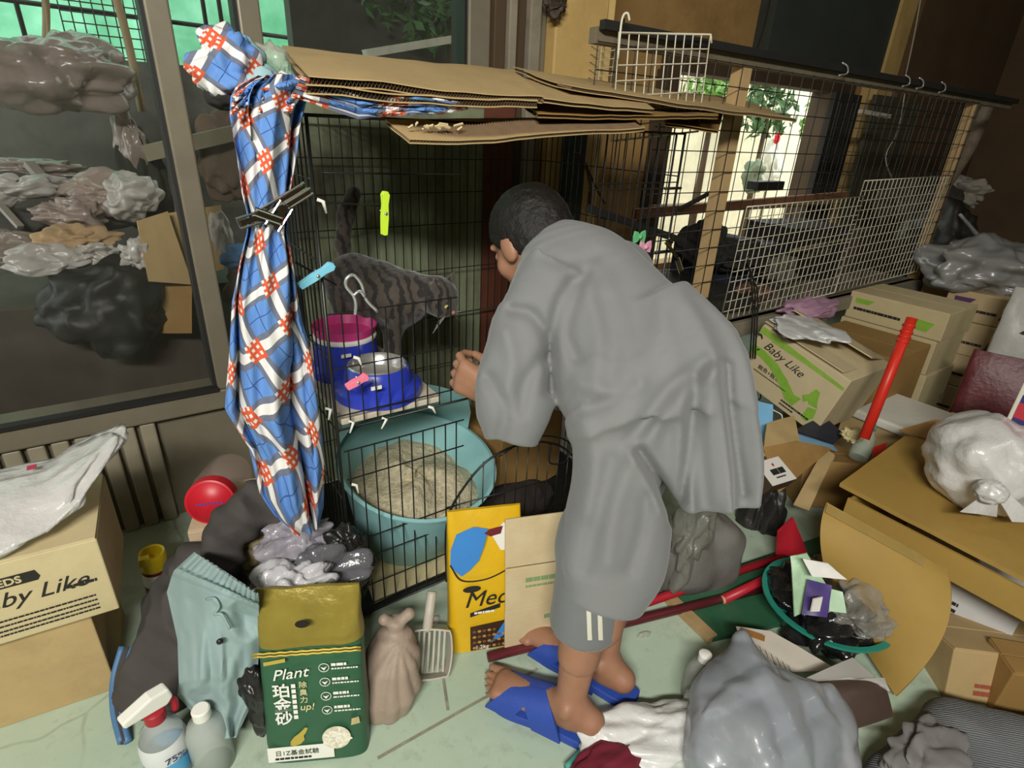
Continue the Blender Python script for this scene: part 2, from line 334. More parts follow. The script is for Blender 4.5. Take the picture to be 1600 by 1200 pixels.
struct(MB().bx((1.575, YW - .05, 0), (1.615, YW + .5, 2.7)).build('trim_3', mat('ochre_trim', 'd8b878', .6, var=.08), bevel=.004))
# recess wall with the window opening
YR = 2.25
wr = struct(MB().bx((1.6, YR, 1.56), (6.3, YR + .1, 2.7)).bx((1.6, YR, 0), (2.42, YR + .1, 1.56)).bx((4.25, YR, 0), (6.3, YR + .1, 1.56)).bx((2.42, YR, 0), (4.25, YR + .1, .5)).build('wall_front_recess', WALLB))
w2 = struct(MB().bx((2.42, YR - .03, 1.5), (4.3, YR + .1, 1.57)).build('window_2', WOODD))
for x0, x1 in ((2.40, 2.54), (4.02, 4.3)): MB().bx((x0, YR - .03, .5), (x1, YR + .11, 1.5)).build('window_frame', WOODD, w2)
MB().bx((2.42, YR - .1, .8), (4.25, YR - .04, .85)).build('window_rail', WOODP, w2)
# dark cupboard panel and strips on the recess wall
cp = struct(MB().bx((3.13, YR - .1, 1.62), (4.42, YR, 2.7)).build('trim_4', mat('slate_panel', '3a3f3a', .7, var=.18, scale=3)))
struct(MB().bx((4.42, YR - .12, 0), (4.62, YR, 2.7)).build('trim_5', WALLY))
struct(MB().bx((4.62, YR - .16, 0), (6.3, YR - .02, 2.7)).build('wall_front_far', WALLD))
struct(MB().bx((4.26, YR - .2, .3), (4.9, YR - .17, 1.5)).build('trim_6', mat('olive_board', '4a4532', .8, var=.2)))
for i in range(5):
    x = 4.0 + i * .07; MB().bx((x, YR - .07, .5), (x + .05, YR - .04, 1.5)).build('slat', mat('charcoal_slat', '2b2723', .8, var=.25), wr)
# ================================================================ outdoors behind the window wall
struct(MB().bx((-3, 1.9, -.1), (1.7, 4.6, 0)).build('floor_outside', mat('outdoor_concrete', '55544a', .8, var=.2, scale=4)))
struct(MB().bx((-3.2, 3.72, 0), (1.7, 3.86, 1.42)).build('wall_outside', mat('grey_render', '6d6e66', .85, var=.2, scale=2.5, dirt='34342e', dirtamt=.6)))
struct(MB().bx((-3.2, 1.9, 2.5), (1.7, 3.3, 2.56)).build('roof_outside', mat('roof_sheet', '55544c', .7, var=.1)))
t = NT('green_tarp'); n = t.noise(5, 5, .65); c = t.mix(t.ramp(n, .3, .7), lin('8fc9ab'), lin('bfe8d4')); t.link(c, t.b.inputs['Base Color'])
tr = t.new('ShaderNodeBsdfTranslucent'); t.link(c, tr.inputs[0]); mx = t.new('ShaderNodeMixShader'); mx.inputs[0].default_value = .75; out = t.n['Material Output']; t.link(t.b.outputs[0], mx.inputs[1]); t.link(tr.outputs[0], mx.inputs[2]); t.link(mx.outputs[0], out.inputs[0]); TARP = t.m
def tf(u, v):
    P = np.stack([-2.6 + 3.9 * u, 0 * u + 4.05, 1.3 + 1.5 * v], 1); P[:, 1] += .12 * fbm(P * [1, 1, .6], 2.2, 3) + .03 * ridge(P * [1, 1, .4], 4, 1); return P
tag(sheet('tarpaulin', tf, 70, 30, TARP, th=.004), 'bright green tarpaulin hung outdoors beyond the left window', 'tarpaulin')
fr = empty('pole_fence', (0, 3.9, 0), 'dark metal pole frame with wire mesh in front of the green tarpaulin', 'frame')
DARKM = mat('dark_metal', '2c2a26', .5, var=.1)
mb = MB()
for x in (-1.4, -.18, .62, .7): mb.tube([(x, 3.9, 1.3), (x, 3.9, 2.75)], .012)
mb.tube([(-2, 3.9, 1.66), (1.1, 3.9, 1.62)], .012); mb.build('pole', DARKM, fr, True, world=True)
mb = MB()
for i in range(9): mb.tube([(-.02 + i * .045, 3.88, 1.42), (-.02 + i * .045, 3.88, 1.75)], .003, 4)
for i in range(7): mb.tube([(-.02, 3.88, 1.44 + i * .045), (.34, 3.88, 1.44 + i * .045)], .003, 4)
mb.build('wire_mesh', DARKM, fr, True, world=True)
BRK = mat('pale_bamboo', '9a8866', .7, var=.15, scale=8)
for (a, b, r, lb) in ((atY(60, -40, 3.0), atY(76, 70, 3.0), .007, 'thin pale rope hanging at the far left outside the window'), (atY(165, -60, 2.9), atY(222, 175, 2.9), .016, 'pale bamboo pole leaning outdoors left of the window stile'), (atY(60, -60, 3.1), atY(72, 65, 3.1), .014, 'short pale pole at the far left outside, above the hanging bag')):
    tag(MB().tube(smoothpath([a, (np.array(a) + b) / 2 + [.01, 0, 0], b]), r).build('pole', BRK, None, True), lb, 'pole')
tag(MB().bar(atY(225, 240, 2.5), atY(420, 195, 2.5), .06, .05).build('beam', mat('pale_beam', '8f8a72', .7, var=.15)), 'pale horizontal timber beam outdoors behind the plaid shirt', 'beam')
struct(MB().bar(atY(570, 84, 2.6), atY(800, 46, 2.6), .05, .03).build('gutter_1', mat('pale_gutter', 'c9ccbf', .5, var=.1)))  # pale outdoor gutter beyond the third pane, not wall trim
PB1 = plastic('smoky_film', 'a09288', .8, .25, .7, 9); PB2 = plastic('white_film', 'cfcac2', .75, .3, .7, 12); PB3 = plastic('pinkish_film', 'b3a196', .78, .35, .7, 10)
def bag(name, px, Y, r, m, lb, seed, cat='plastic bag', amp=.25, f=2.2, group=None, rotz=0., n=5, z=None):
    c = atY(px[0], px[1], Y) if z is None else atZ(px[0], px[1], z)
    return tag(blob(name, c, r, m, None, n, amp * .6, f, .75, seed, rotz=rotz, crumple=amp * .9), lb, cat, group)
bag('plastic_bag', (62, 118), 2.45, (.23, .16, .10), PB1, 'big smoky plastic bag of bedding hanging at the upper left behind the glass', 1)
bag('plastic_bag', (120, 110), 2.6, (.12, .12, .10), PB1, 'smoky plastic bag bulging right of the bedding bag behind the glass', 2)
bag('plastic_bag', (205, 305), 2.3, (.08, .08, .07), PB2, 'shiny clear plastic bag above the open carton behind the glass', 3)
bag('plastic_bag', (160, 300), 2.4, (.1, .08, .06), PB3, 'pinkish plastic bag left of the shiny clear bag behind the glass', 4)
bag('plastic_bag', (75, 405), 2.2, (.10, .07, .045), PB2, 'small white bundle on the pile low at the left behind the glass', 5)
bag('plastic_bag', (180, 415), 2.3, (.09, .06, .05), PB3, 'brownish plastic bag beside the open carton behind the glass', 6)
bag('plastic_bag', (205, 235), 2.6, (.05, .05, .13), PB1, 'smoky plastic strip dangling beside the bamboo pole outdoors', 7)
bag('plastic_bag', (345, 365), 2.15, (.03, .04, .07), PB2, 'white plastic bag standing between window stile and plaid shirt', 8)
bag('paper_bag', (120, 372), 2.25, (.09, .06, .04), mat('kraft', 'b79a74', .8, var=.15, bump=.3), 'crumpled kraft paper bag on the pile behind the glass', 9, 'paper bag', .3)
bag('black_bag', (170, 480), 2.15, (.17, .12, .14), mat('black_plastic', '1e1c19', .5, var=.2, bump=.3), 'large black bin bag low behind the left window pane', 10, 'rubbish bag', .18)
bag('grey_cloth', (60, 330), 2.5, (.2, .1, .09), mat('dull_grey_cloth', '4b4a46', .9, var=.2, bump=.3), 'dull grey cloth heaped at the left behind the glass', 11, 'cloth', .3)
bag('blue_cloth', (385, 400), 2.1, (.07, .05, .04), mat('sky_blue_cloth', '5e8fc0', .8, var=.15), 'light blue rag behind the glass beside the plaid shirt', 12, 'rag', .3)
bag('brown_bag', (395, 440), 2.1, (.08, .06, .09), mat('brown_film', '6b5d4a', .5, var=.2, bump=.4), 'brown plastic sack behind the glass beside the plaid shirt', 13, 'plastic bag', .3)
bag('dark_jacket', (225, 290), 2.6, (.07, .06, .2), mat('dark_green_cloth', '33362c', .9, var=.2), 'dark green jacket sleeve hanging behind the window stile', 14, 'jacket', .2)
bag('white_foam', (355, 250), 2.6, (.1, .06, .16), mat('brown_dirty_wrap', '7b6a5a', .8, var=.2), 'dirty brown wrapped bundle outdoors behind the plaid shirt', 15, 'bundle', .2)
for i, (px, Y, r, m, lb) in enumerate((((30, 300), 2.45, (.1, .06, .05), PB2, 'white film scrap far left in the pile behind the glass'), ((110, 335), 2.35, (.09, .06, .05), PB3, 'pinkish wrapped parcel above the kraft bag behind the glass'), ((140, 395), 2.2, (.06, .05, .035), PB2, 'small shiny film ball right of the kraft bag behind the glass'), ((20, 390), 2.3, (.08, .06, .06), PB1, 'smoky bag at the far left edge of the pile behind the glass'), ((215, 400), 2.12, (.04, .03, .05), PB2, 'white film wedge against the torn carton behind the glass'), ((60, 265), 2.6, (.12, .06, .03), PB1, 'flat smoky sheet under the bedding bag behind the glass'))): bag('plastic_bag', px, Y, r, m, lb, 300 + i, amp=.4)
tag(MB().bar(atY(20, 420, 2.18), atY(120, 433, 2.12), .02, .012).build('tray_edge', mat('pale_metal_edge', '9a958a', .4, var=.1), None), 'pale metal tray edge across the pile behind the glass', 'tray')
tag(MB().bar(atY(45, 255, 2.5), atY(72, 285, 2.45), .03, .02).build('metal_strip', MATS['pale_metal_edge'], None), 'short bright metal strip in the pile below the bedding bag', 'metal strip')
tag(MB().bar(atY(0, 320, 2.4), atY(32, 355, 2.35), .02, .012).build('metal_strip', MATS['pale_metal_edge'], None), 'thin metal strip slanting at the far left of the pile', 'metal strip')
# open carton leaning on the pile
def card_sheet(name, pts, m, label=None, cat=None, group=None, parent=None, th=.006, wav=.004, n=14, seed=0, curl=0.):
    "cardboard sheet between four world corners p00,p10,p11,p01"
    A = [np.asarray(p, float) for p in pts]; N = np.cross(A[1] - A[0], A[3] - A[0]); N /= np.linalg.norm(N)
    def fn(u, v):
        P = (A[0] * ((1 - u) * (1 - v))[:, None] + A[1] * (u * (1 - v))[:, None] + A[2] * (u * v)[:, None] + A[3] * ((1 - u) * v)[:, None])
        return P + N * (wav * 2 * fbm(P, 7, seed) + curl * (4 * v * (1 - v) - .5))[:, None]
    o = sheet(name, fn, n, n, m, parent, th, world=parent is not None)
    return tag(o, label, cat, group) if label else o
ct = empty('open_carton', atY(255, 440, 2.1), 'torn open cardboard carton lit brightly behind the glass', 'cardboard box')
card_sheet('carton_flap', [atY(214, 345, 2.12), atY(262, 330, 2.16), atY(300, 445, 2.1), atY(232, 440, 2.06)], CARD, parent=ct)
card_sheet('carton_flap', [atY(250, 335, 2.2), atY(345, 320, 2.22), atY(350, 420, 2.2), atY(285, 440, 2.18)], CARD, parent=ct)
card_sheet('carton_side', [atY(210, 420, 2.15), atY(300, 440, 2.12), atY(300, 520, 2.12), atY(215, 520, 2.15)], CARD3, parent=ct)
def lbox(name, c, s, m, lb, cat='box', rz=0., group=None, b=.004, rx=0., ry=0.):
    o = MB().bx((-s[0] / 2, -s[1] / 2, 0), (s[0] / 2, s[1] / 2, s[2])).build(name, m, None, bevel=b); o.location = [float(v) for v in c]; o.rotation_euler = (rx, ry, rz); return tag(o, lb, cat, group)
lbox('storage_crate', (-.25, 2.5, 0), (.9, .5, .62), mat('drab_crate', '4a4238', .7, var=.2), 'drab brown storage crate under the pile behind the left window', 'crate')
lbox('shelf_cabinet', (.5, 2.6, 0), (.55, .4, .6), mat('drab_green', '3d4438', .7, var=.2), 'drab green cabinet behind the window and the plaid shirt', 'cabinet')
# tree beyond the tarp and in the upper window
def leaves(name, c, r, n, size, m, parent, seed=0):
    rg = np.random.RandomState(seed); V = []; Fc = []
    for i in range(n):
        d = rg.normal(size=3); d /= np.linalg.norm(d); p = np.asarray(c) + d * np.asarray(r) * rg.rand() ** .4; a = rg.normal(size=3); a /= np.linalg.norm(a); b = np.cross(a, rg.normal(size=3)); b /= np.linalg.norm(b); k = len(V); s = size * (.6 + .8 * rg.rand())
        V += [p - a * s, p + b * s * .35 + .1 * s * d, p + a * s, p - b * s * .35 + .1 * s * d]; Fc.append([k, k + 1, k + 2, k + 3])
    return mesh_obj(name, V, Fc, m, parent, False, world=parent is not None)
LEAF = mat('leaf_green', '6f9a4a', .6, var=.3, scale=12); LEAFD = mat('leaf_dark', '3f5f35', .6, var=.3, scale=12)
def tree(c, r, n, size, m, lb, seed, h0=None):
    e = empty('tree', (c[0], c[1], 0), lb, 'tree'); tag(leaves('foliage', c, r, n, size, m, e, seed), kind='stuff'); MB().tube([(c[0], c[1], 0), (c[0] + .03, c[1], c[2])], [.05, .025]).build('trunk', WOODD, e, True, world=True)
tree(atY(366, 30, 5.2), (.16, .2, .45), 300, .06, mat('leaf_yellow', 'c5cc62', .6, var=.3), 'sunlit yellow-green tree beyond the right edge of the green tarpaulin', 5)
struct(MB().bx((.95, 3.45, 0), (2.3, 3.55, 2.5)).build('wall_outside_dark', mat('dark_outdoor_wall', '4c4d48', .9, var=.3, scale=3)))
tree(atY(700, 10, 3.2), (.5, .3, .22), 500, .045, LEAFD, 'dark tree seen through the window above the cardboard sheets', 6)
# ================================================================ garden behind the right window
struct(MB().bx((1.7, 2.36, -.1), (11, 9, 0)).build('ground_garden', mat('garden_ground', 'b9ae93', .9, var=.2, scale=4)))
struct(MB().bx((1.7, 5.2, 0), (11, 5.3, 2.2)).build('wall_garden', mat('pale_garden_wall', 'd5ccb2', .9, var=.12, scale=3, dirt='a59a80', dirtamt=.5)))
tree(atY(1115, 150, 4.2), (.35, .3, .3), 500, .06, LEAF, 'light green tree in the garden at the left of the right window', 7)
tree(atY(1200, 170, 4.6), (.45, .3, .35), 260, .08, LEAFD, 'dark leafed tree in the garden at the middle of the right window', 8)
tree(atY(1290, 190, 4.4), (.3, .3, .5), 360, .07, LEAF, 'light green tree in the garden at the right edge of the right window', 9)
tree(atY(1110, 390, 3.4), (.35, .25, .15), 260, .05, LEAF, 'low bright green shrub in the garden below the window rail', 10)
bag('laundry', (1205, 260), 3.9, (.14, .1, .22), mat('pale_laundry', 'd9dcd4', .8, var=.15), 'pale laundry hanging in the garden outside the right window', 21, 'laundry', .3)
p = atY(1205, 260, 3.92); tag(MB().tube([(p[0], p[1], 0), (p[0], p[1], p[2] + .25)], .015).build('washing_pole', WOODG, None, True), 'wooden pole in the garden carrying the pale laundry', 'pole')
bag('red_flower', (1214, 216), 3.85, (.03, .03, .05), mat('red_bloom', 'd0202c', .6, var=.1), 'small red flower in the garden outside the right window', 22, 'flower', .3, n=3)
bag('garden_pot', (1175, 275), 3.8, (.1, .1, .14), mat('grey_green', '6f7d68', .7, var=.2), 'grey-green pot plant outside the right window below the laundry', 23, 'plant', .4)
lbox('dark_box', atY(1195, 296, 2.15), (.28, .08, .05), mat('near_black', '26221e', .6, var=.1), 'flat black box lying on the rail of the right window', 'box')
# ================================================================ two-tier cat cage
CX0, CX1, CY0, CY1, CZ0, CZ1 = .305, 1.285, 1.077, 1.70, .03, 1.205
cage = empty('cat_cage', (.8, 1.39, 0), 'tall black wire two-tier cat cage in front of the window wall', 'cage')
RW = .0017
def lines(a0, a1, b0, b1, n):  # n wires, interpolating segment a0-a1 to b0-b1
    return [(np.array(a0) + (np.array(b0) - a0) * t, np.array(a1) + (np.array(b1) - a1) * t) for t in np.linspace(0, 1, n)]
def panel(name, segs, r=RW, parent=None, m=None):
    mb = MB()
    for a, b in segs: mb.tube([a, b], r, 5, cap=False)
    return mb.build(name, m or BLACKW, parent or cage, True, world=True)
fr = MB()
for x in (CX0, CX1):
    for y in (CY0, CY1): fr.tube([(x, y, 0), (x, y, CZ1)], .0035, 6)
for z in (CZ0, .585, CZ1):
    fr.tube([(CX0, CY0, z), (CX1, CY0, z), (CX1, CY1, z), (CX0, CY1, z)], .003, 6, closed=True)
fr.build('frame', BLACKW, cage, True, world=True)
panel('back_panel', lines((CX0, CY1, CZ0), (CX0, CY1, CZ1), (CX1, CY1, CZ0), (CX1, CY1, CZ1), 34) + [((CX0, CY1 - .004, z), (CX1, CY1 - .004, z)) for z in (.2, .4, .75, .9, 1.0, 1.1)])
panel('left_side_panel', lines((CX0, CY0, CZ0), (CX0, CY0, CZ1), (CX0, CY1, CZ0), (CX0, CY1, CZ1), 22) + [((CX0, CY0, z), (CX0, CY1, z)) for z in (.2, .4, .75, .95, 1.1)])
panel('right_side_panel', lines((CX1, CY0, CZ0), (CX1, CY0, CZ1), (CX1, CY1, CZ0), (CX1, CY1, CZ1), 22) + [((CX1, CY0, z), (CX1, CY1, z)) for z in (.2, .4, .75, .95, 1.1)])
panel('roof_panel', lines((CX0, CY0, CZ1), (CX0, CY1, CZ1), (CX1, CY0, CZ1), (CX1, CY1, CZ1), 33) + [((CX0, y, CZ1), (CX1, y, CZ1)) for y in (1.28, 1.5)])
# front: a low barrier above the shelf, the lower grid, the right hand part
panel('front_barrier', lines((CX0, CY0, .585), (CX0, CY0, .845), (.585, CY0, .585), (.585, CY0, .85), 10) + [((CX0, CY0 - .003, z), (.60, CY0 - .003, z)) for z in (.62, .73, .848)])
panel('lower_front_panel', lines((CX0 + .02, CY0, CZ0), (CX0 + .02, CY0, .53), (.60, CY0, CZ0), (.60, CY0, .53), 10) + [((CX0 + .01, CY0 - .003, z), (.62, CY0 - .003, z)) for z in (.06, .125, .215, .275, .455, .53)], .0019)
panel('right_front_panel', lines((.98, CY0, CZ0), (.98, CY0, CZ1), (CX1, CY0, CZ0), (CX1, CY0, CZ1), 11) + [((.98, CY0 - .003, z), (CX1, CY0 - .003, z)) for z in (.2, .4, .6, .8, .93, .945, 1.07, 1.085)])
dr = MB()  # arched lower door, ajar
arch = smoothpath([(.555, 1.05, .05), (.558, 1.05, .25), (.60, 1.04, .35), (.68, 1.03, .425), (.80, 1.02, .44), (.91, 1.01, .39), (.975, 1.0, .28), (.985, 1.0, .05)], 5)
dr.tube(arch, .0032, 6); dr.tube(smoothpath([(.70, 1.03, .42), (.8, 1.02, .455), (.92, 1.01, .41), (.99, 1.0, .29)]), .0025, 6)
for i in range(1, 13):
    x = .56 + i * .033; zt = np.interp(x, [p[0] for p in arch], [p[2] for p in arch]); y = 1.05 - (x - .56) * .115; dr.tube([(x, y, .05), (x, y, zt)], .0016, 5)
for z in (.06, .2, .3): dr.tube([(.556, 1.05, z), (.985, 1.0, z)], .0018, 5)
dr.tube(smoothpath([(.86, 1.012, .42), (.85, 1.0, .37), (.9, .995, .36), (.93, 1.0, .40)]), .0025, 5)
dr.build('arched_door', BLACKW, cage, True, world=True)
up = MB()  # upper door folded inwards, its rods
for a, b in ((atY(497, 315, 1.12), atY(596, 322, 1.2)), (atY(505, 270, 1.15), atY(720, 273, 1.35)), (atY(462, 410, 1.1), atY(525, 445, 1.3)), (atY(478, 300, 1.08), atY(500, 315, 1.12))): up.tube([a, b], .0022, 6)
up.build('upper_door_rod', BLACKW, cage, True, world=True)
MB().bx((CX0 + .01, CY0 + .01, .02), (CX1 - .01, CY1 - .01, .035)).build('floor_tray', mat('black_tray', '1c1c1a', .5, var=.2), cage, world=True)
t = NT('worn_shelf_board'); w = t.noise(6, 5, .7, (1, .15, 1)); n = t.noise(16, 5, .7, (1, .4, 1)); c = t.mix(t.ramp(w, .35, .65), lin('b7aa92'), lin('cfc6b2')); c = t.mix(t.math('MULTIPLY', t.ramp(n, .55, .7), .7), c, lin('7a6b55')); t.link(c, t.b.inputs['Base Color']); t.b.inputs['Roughness'].default_value = .7
MB().bx((CX0 + .015, CY0 + .012, .588), (.565, 1.62, .602)).build('shelf', t.m, cage, world=True, bevel=.002)
lg = MB()
for z in (.9, 1.07):
    MB().tube([(1.23, CY0 - .006, z), (1.295, CY0 - .006, z)], .004, 6).build('hinge_clip', BLACKW, cage, True, world=True)
ZT = mat('white_tie', 'dcdad0', .5, var=0)
for (x, y) in ((548, 660), (512, 640), (600, 655), (672, 637), (553, 758), (560, 850), (540, 830), (678, 962), (556, 560), (500, 315)):
    p = atY(x, y, CY0 - .006); q = p + np.array([random.uniform(-.012, .012), -.008, random.uniform(-.022, -.012)])
    mb = MB(); mb.tube([p + [-.005, 0, .004], p + [.005, -.003, 0], q], [.0035, .004, .0018], 6); mb.build('cable_tie', ZT, cage, True, world=True)
# ---- cardboard sheets on the roof
FLUTE = mat('flute_paper', '6e5940', .9, var=.15, scale=40)
def corr(name, FL, FR, BR, BL, lb, m=CARD, th=.009, seed=0, sag=.0, grp='cardboard sheets piled on the cat cage'):
    P = [np.asarray(p, float) for p in (FL, FR, BR, BL)]; e = empty(name, sum(P) / 4, lb, 'cardboard', grp)
    n = np.cross(P[1] - P[0], P[3] - P[0]); n /= np.linalg.norm(n)
    n = n if n[2] > 0 else -n
    def fn(off):
        def g(u, v):
            Q = P[0] * ((1 - u) * (1 - v))[:, None] + P[1] * (u * (1 - v))[:, None] + P[2] * (u * v)[:, None] + P[3] * ((1 - u) * v)[:, None]
            return Q + n * off + (np.array([0, 0, 1.]) * (.01 * fbm(Q, 5, seed) - sag * 4 * u * (1 - u) - sag * .5 * (1 - v) * np.abs(np.sin(9 * u + seed)) )[:, None])
        return g
    sheet('liner', fn(th / 2), 24, 10, m, e, .0018, world=True); sheet('liner', fn(-th / 2), 24, 10, m, e, .0018, world=True)
    L = np.linalg.norm(P[1] - P[0]); k = int(L / .0032) | 1; u = np.linspace(0, 1, k); base = fn(0)(u, np.zeros(k) + .006)
    W = base + n * (np.where(np.arange(k) % 2, 1, -1) * th * .42)[:, None]; back = W + (P[3] - P[0]) / np.linalg.norm(P[3] - P[0]) * .07
    mesh_obj('flute', np.concatenate([W, back]), [[i, i + 1, k + i + 1, k + i] for i in range(k - 1)], FLUTE, e, False, world=True); return e
corr('cardboard_sheet', atY(482, 122, .99), atY(850, 152, 1.0), atY(800, 113, 1.42), atY(440, 75, 1.40), 'long tan cardboard sheet, topmost at the left of the cage roof', CARD, .012, 1, .004)
corr('cardboard_sheet', atY(478, 136, .99), atY(840, 163, .99), atY(800, 135, 1.42), atY(460, 100, 1.40), 'cardboard sheet directly under the topmost left sheet on the cage', CARD, .012, 2, .004)
corr('cardboard_sheet', atY(850, 156, .98), atY(1022, 172, .98), atY(980, 140, 1.3), atY(800, 118, 1.35), 'narrow cardboard strip between the left and right sheets on the cage roof', CARD, .007, 3, .002)
corr('cardboard_sheet', atY(893, 136, 1.06), atY(1245, 188, 1.06), atY(1160, 158, 1.4), atY(800, 108, 1.4), 'cardboard sheet topmost at the right, reaching past the cage corner', CARD, .008, 4, .002)
corr('cardboard_sheet', atY(840, 178, .99), atY(1122, 184, .99), atY(1115, 168, 1.4), atY(800, 150, 1.4), 'dark worn cardboard sheet low at the right of the pile', CARD3, .007, 5, .003)
corr('cardboard_sheet', atY(640, 222, .97), atY(1008, 200, .97), atY(985, 182, 1.35), atY(602, 190, 1.05), 'lowest torn cardboard sheet drooping over the cage front', CARD, .007, 6, .003)
corr('cardboard_sheet', atY(1040, 196, 1.02), atY(1122, 206, 1.02), atY(1130, 178, 1.3), atY(1040, 178, 1.3), 'small dark cardboard scrap at the right end of the pile', CARD3, .006, 7, .001)
mb = MB()
for i in range(16):
    p = atY(640 + 5 * i + random.uniform(-6, 6), 198 + random.uniform(-4, 6), .99); mb.tube([p, p + np.array([random.uniform(-.02, .02), 0, random.uniform(0, .006)])], .0022, 4)
tag(mb.build('paper_shreds', CARD2), 'pale torn paper shreds on the lowest cardboard sheet', 'paper', kind='stuff')
# ---- litter tub
TEAL = mat('teal_plastic', '8fc0c2', .4, var=.06, scale=3, bump=.03)
tub = empty('litter_tub', (.555, 1.30, .065), 'round teal plastic tub of cat litter inside the lower tier', 'tub', rot=(math.radians(13), math.radians(3), 0))
MB().lathe([(.145, 0), (.15, .004), (.185, .15), (.208, .262), (.222, .268), (.224, .276), (.214, .278), (.200, .262), (.178, .15), (.14, .02)], 56, cap=True).build('bowl', TEAL, tub, True, angle=50)
SAND = mat('litter_sand', 'cbc0a0', .95, var=.3, scale=90, bump=.8, bscale=130, bd=.01)
V, Fc = [], []
k = 40; V = [[0, 0, .19]]
for i in range(1, k):
    for j in range(60):
        r = .187 * i / (k - 1); w = 2 * math.pi * j / 60; V.append([r * math.cos(w), r * math.sin(w), .175 + .055 * (1 - (i / k) ** 2) + .012 * math.sin(3 * w + i * .1)])
V = np.array(V); V[:, 2] += .016 * fbm(V, 22, 2) + .004 * vnoise(V, 120)
Fc = [[0, 1 + j, 1 + (j + 1) % 60] for j in range(60)] + [[1 + i * 60 + j, 1 + (i + 1) * 60 + j, 1 + (i + 1) * 60 + (j + 1) % 60, 1 + i * 60 + (j + 1) % 60] for i in range(k - 2) for j in range(60)]
tag(mesh_obj('litter', V, Fc, SAND, tub, True), kind='stuff')
# hood at the back of the tub, card and sack deeper in
mb = MB(); mb.lathe([(.226, .27), (.222, .34), (.19, .41)], 48, cap=False)
V = np.concatenate(mb.V); ang = np.arctan2(V[:, 1], V[:, 0]); 
keep = [f for f in mb.F if all(math.radians(20) < math.atan2(V[i][1], V[i][0]) < math.radians(172) for i in f)]
used = sorted({i for f in keep for i in f}); rm = {v: i for i, v in enumerate(used)}; mesh_obj('hood', V[used], [[rm[i] for i in f] for f in keep], TEAL, tub, True)
tag(card_sheet('cage_mat', [(.36, 1.09, .04), (.62, 1.09, .045), (.7, 1.3, .04), (.4, 1.4, .04)], CARD2, th=.005, seed=3), 'tan cardboard lining the cage floor under the teal tub', 'cardboard')
lbox('carton', (.99, 1.42, .037), (.3, .26, .26), CARD3, 'brown cardboard carton inside the lower tier of the cage', 'cardboard box', .2)
bag('white_sack', (862, 670), 1.55, (.09, .08, .2), plastic('bright_film', 'e8e6e0', .95, .3, .6, 10), 'white plastic sack standing behind the carton in the cage', 31, 'sack', .12)
bag('dark_cushion', (800, 790), 1.2, (.16, .07, .08), mat('dark_cushion_cloth', '2b2420', .9, var=.2), 'dark brown cushion on the cage floor behind the yellow food bag', 32, 'cushion', .1)
# ---- feeding bowls
BLUE = mat('royal_blue_plastic', '2f40b4', .3, var=.05); PINK = mat('pink_plastic', 'cf3f86', .35, var=.05)
fb = empty('feeder', (.425, 1.345, .602), 'blue pet feeder with a pink bowl at the back of the shelf', 'pet bowl')
MB().lathe([(.092, 0), (.094, .02), (.082, .03), (.076, .095), (.07, .1)], 48).build('base', BLUE, fb, True, angle=40)
MB().lathe([(.077, .094), (.079, .1), (.077, .106), (.07, .106)], 48, cap=False).build('rim_ring', WHITEP, fb, True)
MB().lathe([(.074, .104), (.08, .124), (.081, .128), (.077, .128), (.066, .108), (.03, .1)], 48).build('bowl', PINK, fb, True, angle=40)
f2 = empty('feeder', (.445, 1.185, .602), 'blue pet feeder with a steel dish nearest the cage front', 'pet bowl')
MB().lathe([(.103, 0), (.104, .022), (.094, .03), (.082, .034), (.074, .07), (.070, .074), (.066, .068), (.05, .02), (.0005, .019)], 48, cap=False).build('base', BLUE, f2, True, angle=40)
MB().lathe([(.07, .073), (.066, .077), (.06, .072), (.052, .05), (.02, .046), (.0005, .046)], 48, cap=False).build('dish', STEEL, f2, True, angle=50)
for p in (atY(541, 556, 1.255), atY(588, 606, 1.085)):
    e = f2 if p[1] < 1.2 else fb; MB().bx(p - [.012, .002, .004], p + [.012, .001, .004]).build('sticker', WHITEP, e, world=True)
# ---- clothes pegs and clips
def peg(name, c, ang, m, lb, L=.062, yaw=0.):
    e = empty(name, c, lb, 'clothes peg', 'clothes pegs clipped on the cage', rot=(math.radians(90), ang, yaw))
    for s in (-1, 1):
        pl = [(-.006, -L * .5), (.0, -L * .52), (.006, -L * .5), (.0075, -L * .1), (.006, L * .2), (.0085, L * .42), (.004, L * .5), (-.004, L * .5), (-.0085, L * .42), (-.006, L * .2), (-.0075, -L * .1)]
        mb = MB(); mb.prism(pl, s * .004 - .0028, s * .004 + .0028); mb.build('jaw', m, e, bevel=.001)
    mb = MB(); mb.tube([(.0, -.0, -.009), (0, 0, .009)], .0035, 8); mb.tube([(-.008, .004, -.0085), (.008, .004, -.0085)], .0012, 5); mb.build('spring', STEEL, e, True); return e
peg('clothes_peg', atY(601, 333, 1.18), 0.08, mat('lime_plastic', 'c6e83a', .4, var=.04), 'lime yellow clothes peg on the upper rod', .09)
peg('clothes_peg', atY(495, 430, 1.06), math.radians(62), mat('light_blue_plastic', '7cc4dc', .4, var=.04), 'light blue clothes peg above the pink bowl', .075)
peg('clothes_peg', atY(558, 596, 1.066), math.radians(70), mat('rose_plastic', 'f07f95', .4, var=.04), 'rose pink clothes peg in front of the steel dish', .05)
